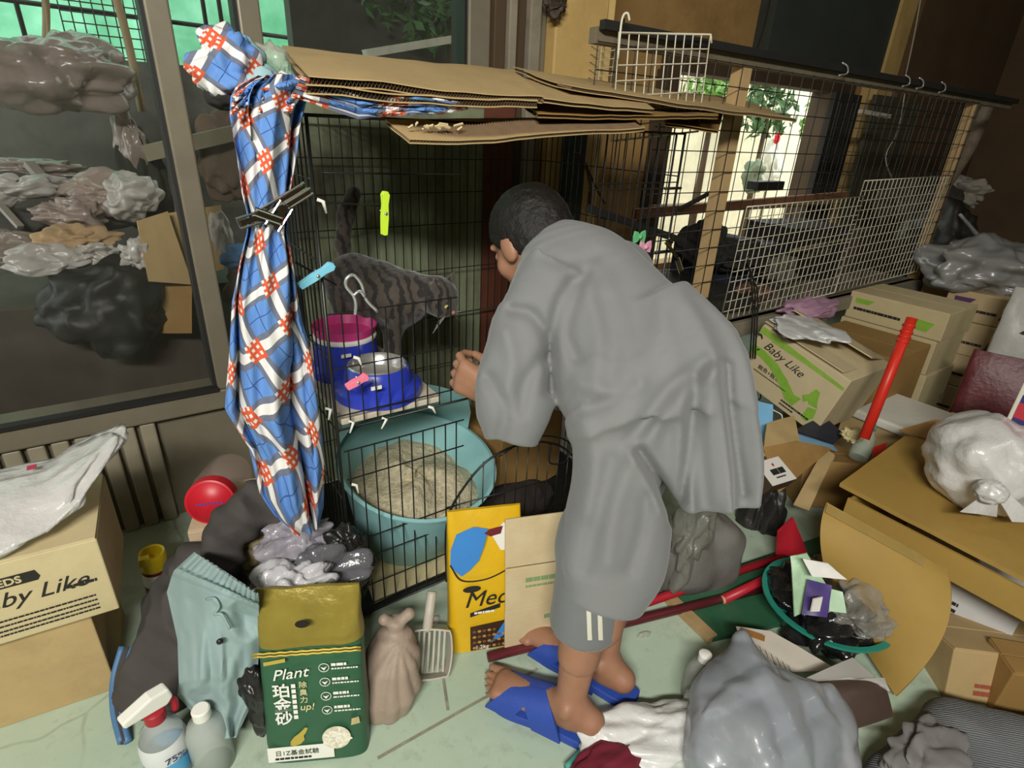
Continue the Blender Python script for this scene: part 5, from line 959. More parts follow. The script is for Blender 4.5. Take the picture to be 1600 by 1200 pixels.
carton('carton', (2.22, .86, 0), (.0, -1, 0), .32, .33, .232, CARD, 'low tan carton under the white foam lid')
# pet food bags
def ubag(name, px, X, W, H, T, parts, lb, seed, dx=(.25, -.97, 0), z0=0.):
    e = empty(name, (0, 0, 0), lb, 'bag', 'pet food bags at the right'); c = atX(px[0], px[1], X); c[2] = z0; frame(e, dx, (.05, 0, 1), c); pouch(e, W, H, T, parts, seed=seed, crump=.006); return e
MAR = mat('maroon_pouch', '5d2328', .4, var=.2, scale=14, bump=.3); GRW = mat('grey_white_pouch', 'b5b4ae', .4, var=.12, scale=9, bump=.4, bscale=20)
e = ubag('pet_food_bag', (1462, 690), 2.5, .22, .52, .12, [('bag_body', 0, 1, MAR)], 'maroon pet food bag behind the knotted white plastic bag', 3)
dashes(e, .03, .22, .12, 1, WHITEP, z=.012, h=.016, seed=2); dashes(e, .03, .19, .12, 1, WHITEP, z=.012, h=.012, seed=4); decal(e, [(0.01, .27), (.2, .29), (.2, .30), (.01, .28)], .01, mat('cream_band', 'c8b48a', .6, var=0))
e = ubag('pet_food_bag', (1500, 640), 2.8, .30, .60, .12, [('bag_body', 0, .45, MAR), ('bag_top', .45, 1, GRW)], 'grey and maroon pet food bag tallest at the right edge', 6, (.2, -.97, 0), .12)
for i in range(4): decal(e, [(.17, .30 + .018 * i), (.27, .305 + .018 * i), (.27, .315 + .018 * i), (.17, .31 + .018 * i)], .008, mat('brown_print', '7d6a4a', .6, var=0))
decal(e, [(.08, .44), (.13, .50), (.16, .47), (.18, .44), (.13, .43)], .007, INK); decal(e, [(.12, .33), (.14, .40), (.17, .36), (.16, .31)], .007, mat('pale_rose_print', 'b79a92', .6, var=0))
bag('plastic_bag', (1552, 418), .88, (.28, .24, .13), plastic('grey_sack', '8f8f8c', .85, .35, .6, 6), 'big grey plastic sack far back at the right edge', 62, 'plastic bag', .25, 2)
tag(MB().tube(smoothpath([atY(1540, 400, .98), atY(1530, 372, 1.0), atY(1500, 335, 1.05)], 6), [.025, .024, .02, .016, .014, .012, .01, .01, .009, .008, .008, .007, .007], 8).build('plastic_strip', MATS['grey_sack'], None, True), 'twisted grey plastic strip rising from the big grey sack', 'plastic strip')
bag('black_bag', (1462, 385), 1.3, (.16, .2, .22), MATS['black_plastic'], 'black rubbish bag in the shadow right of the white grid', 63, 'rubbish bag', .2)
bag('dark_bundle', (1440, 318), 1.6, (.3, .2, .16), mat('dusky_cloth', '3b352e', .9, var=.2), 'dusky cloth bundle above the black bag at the far right', 64, 'cloth', .25)
bag('pale_cloth', (1508, 300), 1.4, (.10, .1, .09), mat('dim_white_cloth', '8a8478', .9, var=.15), 'dim white cloth hung beside the leaning pipe at the right', 65, 'cloth', .3)
cnn = empty('mug', atY(1489, 402, 1.06), 'white cup standing between black bag and grey sack', 'cup'); MB().lathe([(.025, 0), (.032, .01), (.032, .07), (.029, .07), (.028, .02), (.001, .015)], 24).build('cup', mat('dim_white', '9a978e', .5, var=.05), cnn, True, angle=40)
# big opened carton with the white knotted bag on it
BC = mat('golden_carton', 'a98945', .6, var=.08, scale=4, bump=.1, bscale=30, coat=.15, dirt='7c6430', dirtamt=.35)
bc = empty('big_carton', (1.75, .3, 0), 'large golden brown carton lying open at the right, flap bent down', 'cardboard box')
MB().bx((1.50, -.12, 0), (2.05, .50, .01)).bx((2.04, -.12, 0), (2.05, .50, .32)).bx((1.5, .49, 0), (2.05, .5, .32)).bx((1.5, -.12, 0), (2.05, -.11, .32)).build('body', BC, bc, world=True); MB().bx((1.492, -.12, .25), (1.5, .50, .325)).build('side_band', BC, bc, world=True)
card_sheet('lid', [atZ(1312, 757, .345), atZ(1640, 928, .345), atZ(1660, 715, .36), atZ(1412, 684, .36)], BC, parent=bc, th=.012, seed=3, wav=.003)
card_sheet('lid_flap', [atZ(1405, 672, .375), atZ(1500, 705, .36), atZ(1520, 668, .38), atZ(1460, 655, .40)], CARD3, parent=bc, th=.006, seed=9, wav=.003)
def flapf(u, v):
    a0, a1, b0, b1, c0, c1 = atZ(1292, 786, .325), atZ(1478, 888, .325), atZ(1262, 850, .265), atZ(1515, 985, .20), atZ(1318, 960, .04), atZ(1400, 1088, .015)
    w0 = ((1 - v) ** 2)[:, None]; w1 = (2 * v * (1 - v))[:, None]; w2 = (v ** 2)[:, None]; L = a0 * w0 + b0 * w1 + c0 * w2; Q = a1 * w0 + b1 * w1 + c1 * w2; P = L * (1 - u)[:, None] + Q * u[:, None]; return P + (.008 * fbm(P, 6, 2))[:, None] * np.array([-.5, 0, .8])
sheet('front_flap', flapf, 26, 26, BC, bc, .007, world=True)
TAPE = mat('packing_tape', 'b59a5a', .12, var=.05, alpha=.55, coat=.6)
sheet('tape', lambda u, v: flapf(.02 + .8 * u, .03 + .10 * v) + np.array([-.006, 0, .012]), 20, 4, TAPE, bc, .001, world=True)
wi = carton('white_carton', (1.60, .40, .012), (.1, -.99, 0), .30, .25, .2, mat('white_carton', 'c6c6c4', .7, var=.05), 'white printed carton showing inside the big carton', up=(.12, 0, .99))
for i in range(4): dashes(wi, .10, .03 + .02 * i, .085, 1, INK, h=.01, seed=90 + i)
for i in range(3): dashes(wi, .02, .04 + .012 * i, .06, 1, mat('grey_ink', '8a8a88', .7, var=0), h=.006, seed=95 + i)
e = carton('carton', atZ(1475, 1092, .0), (.75, -.66, 0), .3, .2, .13, CARD, 'small tan carton at the lower right in front of the big carton', up=(.25, .15, .95)); dashes(e, .06, .02, .05, 1, mat('red_print', 'a05040', .7, var=0), h=.012, seed=7); dashes(e, .06, .04, .04, 1, MATS['red_print'], h=.01, seed=8)
carton('carton', atZ(1548, 1112, 0), (.7, -.71, 0), .26, .1, .13, CARD3, 'brown carton cut by the right edge below the big carton')
e = empty('plastic_bag', atZ(1535, 760, .36), 'white plastic bag tied in a knot on the big carton', 'plastic bag'); WPB = plastic('white_carrier', 'd2d0cc', .93, .3, .7, 12)
blob('bag_body', atZ(1545, 722, .47), (.155, .135, .125), WPB, e, 5, .05, 2.4, .8, 66, crumple=.075); blob('knot', atZ(1548, 768, .48), (.03, .03, .025), WPB, e, 4, .3, 2.2, .8, 67)
card_sheet('bag_handle', [atZ(1540, 770, .46), atZ(1560, 775, .46), atZ(1556, 808, .40), atZ(1500, 800, .42)], WPB, parent=e, th=.002, wav=.012, seed=5); card_sheet('bag_handle', [atZ(1550, 765, .47), atZ(1575, 770, .47), atZ(1620, 815, .41), atZ(1580, 815, .41)], WPB, parent=e, th=.002, wav=.012, seed=8)
e = carton('logo_box', atX(1566, 668, 1.78), (.15, -.98, 0), .2, .12, .13, mat('offwhite_card', 'cfcabc', .7, var=.05), 'small box with a navy and red panel at the right edge', up=(.1, 0, 1)); NAV = mat('navy_print', '2a2a66', .6, var=0)
decal(e, [(.01, .02), (.19, .02), (.19, .095), (.01, .095)], .001, NAV); decal(e, [(.01, .035), (.07, .03), (.08, .07), (.01, .075)], .002, mat('scarlet_print', 'b02a35', .6, var=0)); mb = MB(); mb.tube(smoothpath([(.09, .03, .002), (.07, .05, .002), (.075, .075, .002), (.1, .085, .002)]), .006, 6); mb.build('printed_curve', WHITEP, e, True); decal(e, [(.01, .10), (.19, .10), (.19, .125), (.01, .125)], .001, INK)
for i in range(2): dashes(e, .02, .106, .15, 1, WHITEP, z=.002, h=.012, seed=31)
# middle: sacks, label box, mask, pouches
GSK = mat('grey_sackcloth', '6d6b66', .7, var=.12, scale=8, bump=.4, bscale=18)
e = empty('grey_bag', (1.2, .72, 0), 'crumpled grey bag sagging on the floor beneath the tunic tail', 'bag')
def fgb(P): 
    d = ell(P, (1.16, .74, .10), (.10, .09, .13)); d = smin(d, ell(P, (1.25, .70, .09), (.08, .07, .12)), .02); d = smin(d, rc(P, (1.24, .68, .18), (1.2, .7, .25), .04, .015), .03); return smax(d - .02 * ridge(P, 9, 2) * .6 - .01 * vnoise(P, 20), .004 - P[:, 2], .004)
sdf_obj('sack', fgb, (.98, .58, -.01), (1.4, .9, .32), .0065, GSK, e)
bag('plastic_bag', (1075, 840), .70, (.06, .045, .12), plastic('dull_clear', '8a8a80', .6, .3, .8, 12), 'dull clear bag hanging against the crumpled grey bag', 71, 'plastic bag', .3)
bag('black_bag', (1190, 800), .78, (.07, .07, .13), mat('charcoal_film', '2d2b29', .4, var=.2, bump=.5), 'charcoal plastic sack right of the crumpled grey bag', 72, 'rubbish bag', .22)
bag('plastic_bag', (1006, 1003), .66, (.05, .04, .035), plastic('clear_film', 'b8b6a8'), 'small clear bag on the floor behind the heels', 73, 'plastic bag', .4)
lbx = carton('label_box', atZ(1207, 760, .255), atZ(1258, 744, .255) - atZ(1207, 760, .255), .105, .05, .085, mat('dark_carton', '4a3a2a', .8, var=.1), 'dark carton with a white label leaning beside the charcoal sack', up=atZ(1190, 712, .30) - atZ(1207, 760, .255), flaps=False)
decal(lbx, [(.0, .0), (.105, .0), (.1, .085), (.0, .085)], .001, mat('white_label', 'dedbd2', .6, var=.03)); dashes(lbx, .03, .03, .055, 1, INK, z=.002, h=.02, seed=12); dashes(lbx, .035, .018, .04, 1, INK, z=.002, h=.005); decal(lbx, [(.05, .065), (.058, .07), (.06, .062), (.055, .056)], .002, mat('scarlet_print', 'b02a35'))
kb = carton('kraft_box', atZ(1245, 790, .02), (.75, -.6, 0), .22, .2, .17, CARD3, 'torn kraft box half open behind the red dustpan', up=(.2, .1, .97)); card_sheet('torn_flap', [atZ(1190, 700, .3), atZ(1245, 690, .3), atZ(1300, 700, .26), atZ(1215, 770, .2)], CARD3, parent=kb, wav=.01); card_sheet('torn_flap', [atZ(1195, 665, .32), atZ(1240, 650, .32), atZ(1250, 700, .28), atZ(1190, 715, .28)], CARD, parent=kb, wav=.008)
card_sheet('torn_flap', [atZ(1290, 700, .25), atZ(1305, 712, .25), atZ(1265, 800, .12), atZ(1240, 790, .12)], CARD, parent=kb, wav=.006)
e = empty('face_mask', atZ(1195, 655, .3), 'light blue face mask hanging from the printed carton', 'mask'); card_sheet('pleated_cloth', [atZ(1178, 625, .34), atZ(1208, 632, .34), atZ(1206, 672, .27), atZ(1180, 700, .25)], mat('mask_blue', '7db8de', .8, var=.06), parent=e, th=.003, wav=.008, seed=4); MB().tube(smoothpath([atZ(1207, 640, .33), atZ(1222, 650, .31), atZ(1215, 668, .29), atZ(1205, 672, .28)]), .0022, 5).build('ear_loop', WHITEP, e, True, world=True)
e = empty('pouch', atZ(1280, 690, .25), 'dark pouch with a blue edge in front of the printed carton', 'pouch'); card_sheet('dark_side', [atZ(1240, 672, .27), atZ(1285, 652, .29), atZ(1318, 680, .26), atZ(1300, 695, .24)], mat('dark_pouch', '2b2d35', .4, var=.15, bump=.3), parent=e, th=.012, wav=.012, seed=2); card_sheet('blue_side', [atZ(1242, 676, .26), atZ(1300, 694, .24), atZ(1308, 703, .22), atZ(1250, 690, .23)], mat('dusty_blue', '6f96b0', .4, var=.1, bump=.3), parent=e, th=.01, wav=.008, seed=6)
e = empty('water_bottle', (0, 0, 0), 'small clear water bottle with a teal cap near the red pole', 'bottle'); p0 = atZ(1340, 715, .22); p1 = atZ(1362, 668, .30); zd = p1 - p0; frame(e, np.cross([0, 0, 1], zd), np.cross(zd, np.cross([0, 0, 1], zd)), p0)
MB().lathe([(.028, 0), (.031, .01), (.031, .08), (.014, .115), (.012, .12)], 24).build('bottle', mat('greenish_pet', 'b8c8b8', .08, var=0, alpha=.4), e, True, angle=40); MB().lathe([(.015, .12), (.015, .138), (.013, .14)], 20).build('cap', mat('teal_cap', '4f9a94', .4, var=0), e, True, angle=40)
tag(card_sheet('red_scrap', [atZ(1362, 700, .23), atZ(1385, 692, .23), atZ(1383, 706, .22), atZ(1364, 714, .22)], MATS['bright_red'], th=.004), 'small red plastic scrap beside the clear water bottle', 'scrap')
bag('yellow_paper', (1332, 680), .70, (.03, .03, .02), mat('pale_yellow_paper', 'c9bc8c', .8, var=.1), 'pale yellow paper crumple at the foot of the red pole', 74, 'paper', .35)
# floor: mat, poles, dustpan
GM = mat('dark_green_board', '2f5f43', .5, var=.18, scale=6, dirt='6a7a5a', dirtamt=.35)
m0 = empty('floor_board', (1.35, .55, 0), 'dark green board with a worn wooden edge lying on the floor', 'board'); P4 = [atZ(1112, 1004, 0), atZ(1035, 930, 0), atZ(1290, 840, 0), atZ(1440, 930, 0)]
MB().prism([(p[0], p[1]) for p in P4][::-1], .001, .016).build('panel', GM, m0, world=True); MB().bar(P4[0] + [0, 0, .012], P4[1] + [0, 0, .012], .03, .02).build('edge_strip', WOODP, m0, world=True)
DRED = mat('dark_red_pole', '5a1f26', .4, var=.15); RDP = mat('red_pole_paint', 'b32431', .4, var=.08)
tag(MB().tube([atZ(762, 1027, .014), atZ(1214, 914, .03)], .012, 10).build('broom_handle', DRED, None, True), 'long dark red broom handle lying on the floor behind the feet', 'pole')
tag(MB().tube([atZ(838, 1000, .035), atZ(1226, 868, .05)], .012, 10).build('mop_handle', RDP, None, True), 'red mop handle lying just beyond the dark red one', 'pole')
dp = empty('dustpan', atZ(1240, 860, .02), 'red dustpan with a red stick handle on the dark green board', 'dustpan')
card_sheet('pan', [atZ(1212, 870, .05), atZ(1216, 830, .14), atZ(1238, 808, .17), atZ(1262, 866, .06)], RDP, parent=dp, th=.008, wav=.003); card_sheet('rim', [atZ(1212, 872, .03), atZ(1262, 868, .04), atZ(1245, 895, .03), atZ(1215, 893, .03)], RDP, parent=dp, th=.006, wav=.002)
MB().tube([atZ(1130, 937, .03), atZ(1232, 888, .05)], .013, 12).build('handle', RDP, dp, True, world=True); MB().tube([atZ(1130, 937, .03) - (atZ(1232, 888, .05) - atZ(1130, 937, .03)) * .012, atZ(1130, 937, .03)], .0115, 12).build('handle_end', mat('cut_wood', 'c8a27a', .7, var=0), dp, True, world=True)
# teal basin full of wrappers
bs = empty('basin', (1.36, .42, .018), 'teal basin filled with wrappers on the dark green board', 'basin'); TG = mat('teal_green_plastic', '2f8f7c', .4, var=.08)
MB().lathe([(.11, 0), (.115, .004), (.15, .07), (.163, .074), (.163, .08), (.148, .078), (.108, .01)], 44).build('bowl', TG, bs, True, angle=50)
blob('bag_lining', np.array([1.35, .41, .095]), (.145, .14, .06), plastic('black_shiny', '1f1f20', .95, .12, .9, 14), bs, 5, .15, 2.8, .8, 75, crumple=.3)
def wrapper(pts, m, lb, seed, wav=.012):
    pts = [EYE + (np.asarray(p) - EYE) * .97 for p in pts]; return tag(card_sheet('wrapper', pts, m, th=.004, wav=wav, seed=seed, n=16), lb, 'wrapper', 'wrappers in the teal basin')
wrapper([atZ(1236, 870, .22), atZ(1262, 866, .24), atZ(1300, 930, .15), atZ(1240, 962, .13)], mat('pale_green_foil', 'a9c9a5', .35, var=.2, scale=18, bump=.4), 'pale green foil wrapper at the left of the basin', 11)
wrapper([atZ(1250, 872, .25), atZ(1290, 880, .25), atZ(1320, 905, .22), atZ(1265, 900, .22)], mat('white_tissue', 'e2e0da', .8, var=.05, bump=.4), 'white tissue on top of the basin wrappers', 12, .025)
wrapper([atZ(1262, 905, .2), atZ(1300, 915, .2), atZ(1290, 965, .14), atZ(1252, 960, .14)], mat('purple_foil', '4a3a78', .35, var=.2, scale=18), 'purple foil wrapper in the middle of the basin', 13)
wrapper([atZ(1298, 920, .19), atZ(1318, 925, .19), atZ(1322, 958, .15), atZ(1295, 955, .15)], mat('mint_foil', 'b6d3b4', .35, var=.1, scale=18), 'small mint wrapper right of the purple foil', 14)
wrapper([atZ(1270, 935, .2), atZ(1284, 932, .2), atZ(1280, 955, .17), atZ(1266, 955, .17)], mat('white_label', 'dedbd2'), 'small white tag lying on the purple foil', 15, .003)
bag('plastic_bag', (1350, 950), .36, (.09, .06, .045), plastic('grey_clear', 'a7a69c', .45, .2, .9, 12), 'clear grey film spilling over the right of the basin', 76, 'plastic bag', .4, z=.15)
bag('red_wrapper', (1388, 948), .33, (.014, .012, .014), mat('coral_plastic', 'd8584e', .4, var=.1), 'small coral red wrapper on the film right of the basin', 77, 'wrapper', .3, n=3)
tag(card_sheet('flyer', [atZ(1150, 978, .11), atZ(1205, 984, .12), atZ(1312, 1050, .12), atZ(1172, 1050, .10)], mat('newsprint', 'c4bcae', .8, var=.05), th=.002, wav=.006), 'printed paper flyer lying on the rubbish below the basin', 'flyer')
fl = bpy.data.objects['flyer']
for i in range(9):
    a0 = atZ(1160 + 9 * i, 992 + 6 * i, .128); a1 = a0 + (atZ(1150, 978, .128) - atZ(1172, 1050, .118)) * -.55; MB().bar(a0, a1, .002, .0006).build('printed_column', mat('grey_ink2', '6b645c', .8, var=0), fl)
MB().bar(atZ(1160, 986, .129), atZ(1195, 998, .131), .018, .0008).build('printed_heading', mat('ochre_print', '9a6a35', .7, var=0), fl)
bag('yellow_wrapper', (1288, 1012), .38, (.03, .025, .012), mat('cream_wrapper', 'd8d29a', .5, var=.25, scale=25), 'cream and yellow wrapper at the edge of the flyer', 78, 'wrapper', .3)
# nearest heap at the lower right
gp_ = empty('grey_bag', (.86, .31, 0), 'large silvery grey bag of rubbish nearest at the bottom right', 'bag')
GPL = mat('silver_grey_plastic', '8d9298', .34, var=.06, scale=6, bump=.3, bscale=14, dirt='b39a90', dirtamt=.25, coat=.25)
def fgp(P):
    d = ell(P, (.86, .30, .10), (.155, .13, .13)); d = smin(d, rc(P, (.90, .36, .15), (.945, .415, .20), .08, .022), .05); d = smin(d, ell(P, (.98, .24, .08), (.10, .09, .10)), .04)
    pl = np.random.RandomState(5); q = 0
    for k in range(14):
        n_ = pl.normal(size=3); n_ /= np.linalg.norm(n_); q = q + np.abs(np.sin((P @ n_.astype(np.float32)) * pl.uniform(14, 40) + 6 * pl.rand() + 2.5 * vnoise(P, 6, k))) * pl.choice([-1, 1])
    return smax(d - .0062 * q, .003 - P[:, 2], .004)
sdf_obj('sack', fgp, (.62, .1, -.01), (1.16, .52, .3), .006, GPL, gp_)
lt = empty('leather_case', atZ(1320, 1105, .12), 'brown leather case with a snap button beside the silvery bag', 'case')
def flt(u, v): A_, B_, C_, D_ = atZ(1252, 1068, .16), atZ(1378, 1062, .15), atZ(1392, 1118, .1), atZ(1310, 1145, .12); P = A_ * ((1 - u) * (1 - v))[:, None] + B_ * (u * (1 - v))[:, None] + C_ * (u * v)[:, None] + D_ * ((1 - u) * v)[:, None]; P[:, 2] += .025 * np.sin(np.pi * u) * np.sin(np.pi * v); return P
sheet('flap', flt, 20, 20, mat('brown_leather', '4a3b34', .5, var=.12, bump=.2), lt, .012, world=True); q = EYE + (atZ(1319, 1117, .14) - EYE) * .985; V_, F_ = ico(2); mesh_obj('snap', V_ * [.006, .006, .004] + q, F_, STEEL, lt, world=True)
card_sheet('lining', [atZ(1250, 1064, .17), atZ(1330, 1030, .16), atZ(1388, 1085, .14), atZ(1378, 1062, .15)], mat('grey_paper', 'a5a29b', .8, var=.06), parent=lt, wav=.006)
KN = NT('grey_knit'); wv = KN.new('ShaderNodeTexWave', bands_direction='DIAGONAL'); wv.inputs['Scale'].default_value = 90; wv.inputs['Distortion'].default_value = 2; tc = KN.new('ShaderNodeTexCoord'); KN.link(tc.outputs['Object'], wv.inputs[0]); c = KN.mix(KN.ramp(wv.outputs[1], .3, .7), lin('4f5152'), lin('85878a')); KN.link(c, KN.b.inputs['Base Color']); KN.b.inputs['Roughness'].default_value = .95; KN.bump(wv.outputs[1], .6, .004)
kn = empty('knit_blanket', (1.2, .1, 0), 'grey herringbone knit blanket heaped in the bottom right corner', 'blanket')
def fkn(P): 
    d = rc(P, (1.08, .10, .04), (1.30, .08, .05), .05, .055); d = smin(d, rc(P, (1.3, .08, .05), (1.42, -.08, .06), .055, .06), .03); d = smin(d, rc(P, (1.06, .10, .03), (1.02, .0, .03), .045, .045), .03); d = smin(d, ell(P, (1.2, .0, .01), (.2, .12, .045)), .04); return smax(d - .012 * ridge(P, 9, 4) * .6, .003 - P[:, 2], .004)
sdf_obj('blanket', fkn, (.85, -.2, -.01), (1.55, .32, .24), .007, KN.m, kn)
bag('grey_shirt', (1450, 1190), .04, (.11, .06, .03), mat('mid_grey_cloth', '7a7876', .9, var=.08, bump=.2), 'mid grey cloth lying in the fold of the knit blanket', 81, 'cloth', .3, z=.09)
e = bag('plastic_bag', (1035, 1150), .43, (.16, .07, .05), plastic('bright_carrier', 'dcdcd8', .95, .3, .7, 10), 'bright white carrier bag on the floor behind the slippers', 82, 'plastic bag', .2, 2.0, rotz=-.5)
bag('plastic_bag', (1090, 1130), .42, (.08, .05, .06), MATS['bright_carrier'], 'white bag corner tucked beside the silvery grey bag', 83, 'plastic bag', .35, 2.4)
bag('red_cloth', (945, 1208), .44, (.095, .05, .04), mat('wine_cloth', '701a2c', .8, var=.1), 'wine red cloth at the bottom edge in front of the white bag', 84, 'cloth', .15)
bag('dark_cloth', (1040, 1190), .40, (.04, .03, .03), mat('speckled_dark', '3b3a3b', .8, var=.5, scale=60), 'dark speckled cloth between the white and silvery bags', 85, 'cloth', .25)
tag(MB().tube(smoothpath([atZ(965, 1132, .02), atZ(925, 1160, .02), atZ(885, 1200, .02)]), .008, 8).build('teal_rope', mat('teal_cord', '4f9a8c', .6, var=.1), None, True), 'teal plastic cord along the edge of the white carrier bag', 'cord')
e = empty('bottle', atZ(1085, 1088, 0), 'clear plastic bottle with a white cap beside the silvery bag', 'bottle'); MB().lathe([(.030, 0), (.033, .005), (.033, .08), (.025, .105), (.013, .118), (.012, .125)], 32).build('bottle', PET, e, True, angle=40); MB().lathe([(.0145, .123), (.0145, .141), (.012, .143)], 24).build('cap', WHITEP, e, True, angle=40)
e = empty('packet', atZ(1120, 1075, .03), 'small white and lime packet behind the silvery bag', 'packet'); card_sheet('white_side', [atZ(1112, 1035, .1), atZ(1138, 1030, .1), atZ(1134, 1068, .05), atZ(1112, 1070, .05)], WHITEP, parent=e, wav=.003); card_sheet('lime_side', [atZ(1098, 1040, .09), atZ(1112, 1035, .1), atZ(1112, 1078, .04), atZ(1092, 1085, .03)], mat('lime_print2', 'b5c548', .6, var=.1), parent=e, wav=.003)
# ================================================================ second cage with the white grids
Y2 = 1.2
c2 = empty('long_cage', (2.6, 1.5, 0), 'long wood-framed cage of black mesh behind the bent back', 'cage')
mb = MB()
for i in range(38): x = 1.06 + i * .065; mb.tube([(x, Y2, .60 if x > 1.295 else 1.24), (x, Y2, 1.405)], .0016, 5, cap=False)
for i in range(14): mb.tube([(1.30 if i < 11 else 1.06, Y2 - .003, .62 + i * .06), (3.47, Y2 - .003, .62 + i * .06)], .0016, 5, cap=False)
mb.build('front_mesh', BLACKW, c2, True, world=True)
mb = MB()
for i in range(11): y = Y2 + i * .065; mb.tube([(3.47, y, .6), (3.47, y, 1.405)], .0016, 5, cap=False)
for i in range(14): mb.tube([(3.47, Y2, .62 + i * .06), (3.47, 1.9, .62 + i * .06)], .0016, 5, cap=False)
mb.build('end_mesh', BLACKW, c2, True, world=True)
for x, w in ((1.655, .045), (3.455, .04)):
    MB().bx((x, Y2 + .005, 0 if x > 2 else .0), (x + w, Y2 + .05, 1.40)).build('post', WOODP, c2, world=True, bevel=.003)
MB().bar((1.06, Y2 + .02, 1.415), (3.9, Y2 + .02, 1.415), .03, .035).build('top_beam', mat('grey_beam', '6a5f4c', .8, var=.2), c2, world=True)
MB().bar((1.06, Y2 - .01, 1.435), (3.9, Y2 - .01, 1.432), .02, .02).build('cap_strip', mat('black_strip', '1c1a17', .7, var=.2), c2, world=True)
MB().bx((1.3, Y2, .535), (3.47, 1.95, .56)).build('bench_board', WOODG, c2, world=True, bevel=.003); MB().bx((1.3, Y2 - .02, .50), (3.47, Y2 + .03, .56)).build('bench_rail', WOODG, c2, world=True, bevel=.004)
for x in (1.5, 2.6, 3.4): MB().bx((x, Y2 + .02, 0), (x + .05, Y2 + .07, .5)).build('bench_leg', WOODG, c2, world=True)
MB().bar((3.1, Y2 + .03, .2), (3.4, Y2 + .03, .5), .03, .03).build('brace', WOODG, c2, world=True)
MB().bar((2.0, 1.9, .86), (3.9, 1.9, .90), .03, .045).build('back_rail', mat('red_brown_rail', '8a5f3f', .7, var=.15), c2, world=True)
def grid(name, O, ux, uz, W, H, nx, nz, lb, r=.002, parent=None):
    e = empty(name, O, lb, 'wire grid', 'white wire grids on the cages'); O = np.array(O, float); ux = np.array(ux, float); uz = np.array(uz, float); mb = MB()
    for i in range(1, nx): mb.tube([O + ux * W * i / nx, O + ux * W * i / nx + uz * H], r * .8, 5, cap=False)
    for i in range(1, nz): mb.tube([O + uz * H * i / nz + [0, -.003, 0], O + uz * H * i / nz + ux * W + [0, -.003, 0]], r * .8, 5, cap=False)
    mb.build('wires', WHITEW, e, True, world=True); fb_ = MB(); fb_.tube([O, O + ux * W, O + ux * W + uz * H, O + uz * H], r * 1.5, 6, closed=True); fb_.build('rim', WHITEW, e, True, world=True); return e
def ptY(x, y, Y): return atY(x, y, Y)
A = atY(1126, 502, 1.17); B = atY(1303, 457, 1.17); gz = atY(1166, 332, 1.17)
grid('wire_grid', A, (B - A) / np.linalg.norm(B - A), (0, -.02, 1), np.linalg.norm(B - A), gz[2] - A[2] + .02, 23, 11, 'white wire grid panel nearest the bent back on the long cage')
A2 = atY(1298, 458, 1.19); B2 = atY(1432, 424, 1.19); 
grid('wire_grid', A2, (B2 - A2) / np.linalg.norm(B2 - A2), (0, -.01, 1), np.linalg.norm(B2 - A2), .47, 23, 12, 'white wire grid panel farther right on the long cage')
A = atY(975, 150, 1.12); B = atY(1112, 150, 1.12)
g3 = grid('wire_grid', np.array([1.075, 1.13, 1.18]), (.995, .02, .10), (.0, .06, 1), .335, .235, 10, 7, 'small white wire grid standing on the cardboard at the cage end', .0022)
MB().tube(smoothpath([(1.075, 1.14, 1.36), (1.075, 1.14, 1.44), (1.085, 1.135, 1.455), (1.09, 1.13, 1.44)]), .0028, 6).build('hook', WHITEW, g3, True, world=True); MB().tube([(1.41, 1.15, 1.45), (1.42, 1.15, 1.43)], .003, 6).build('hook', WHITEW, g3, True, world=True)
g4 = grid('wire_rack', atY(955, 130, 1.6), (.1, .99, 0), (0, 0, 1), .3, .17, 4, 7, 'dim white wire rack on the wall behind the small white grid')
# hooks, cords, clutter inside
for i, x in enumerate((2.15, 2.62, 2.74, 2.95)):
    mb = MB(); mb.tube(smoothpath([(x, Y2 - .02, 1.45), (x + .02, Y2 - .03, 1.44), (x + .03, Y2 - .03, 1.42), (x - .02, Y2 - .03, 1.41)]), .003, 6); mb.build('steel_hook', STEEL, c2, True, world=True)
for a, b, lb in ((atY(1205, -10, 2.1), atY(1178, 90, 1.9), 'dark cord hanging down the ochre wall to the cage beam'), (atY(1440, -10, 1.9), atY(1415, 118, 1.9), 'pale cord hanging beside the ochre strip'), (atY(975, 30, 1.9), atY(958, 85, 1.62), 'short dark cord on the wall above the small white grid')):
    tag(MB().tube(smoothpath([a, (a + b) / 2 + [.012, 0, -.01], b]), .004, 6).build('cord', mat('pale_cord', 'a8a08c', .7, var=0) if 'pale' in lb else mat('dark_cord', '2b2620', .7, var=0), None, True), lb, 'cord')
tag(MB().tube(smoothpath([atY(1418, 118, 1.55), atY(1404, 200, 1.55), atY(1384, 245, 1.5), atY(1396, 285, 1.5)]), .003, 5).build('string', MATS['pale_cord'], None, True), 'thin pale string dangling inside the long cage', 'string')
tag(MB().tube(smoothpath([atY(1545, 160, 1.45), atY(1515, 230, 1.45), atY(1470, 300, 1.45)]), .035, 10).build('pipe', mat('dirty_pipe', '6f6252', .6, var=.3, scale=18), None, True), 'dirty pipe leaning at the far right of the long cage', 'pipe')
tag(MB().bar(atY(1345, 174, 1.75), atY(1388, 182, 1.75), .03, .02).build('bracket', mat('pale_metal', 'b9b6aa', .4, var=.1), None), 'short pale metal bracket inside the long cage', 'bracket')
SL = []
def inb(px, Y, r, m, lb, seed, cat='clutter', amp=.3): bag(cat.replace(' ', '_'), px, Y, r, m, lb, seed, cat, amp)
NB = mat('near_black_cloth', '24221f', .85, var=.25, bump=.3); 
lbox('crate', (2.35, 1.62, .562), (.42, .3, .2), mat('navy_crate', '252a38', .6, var=.15), 'navy crate inside the long cage below the window', 'crate', .1)
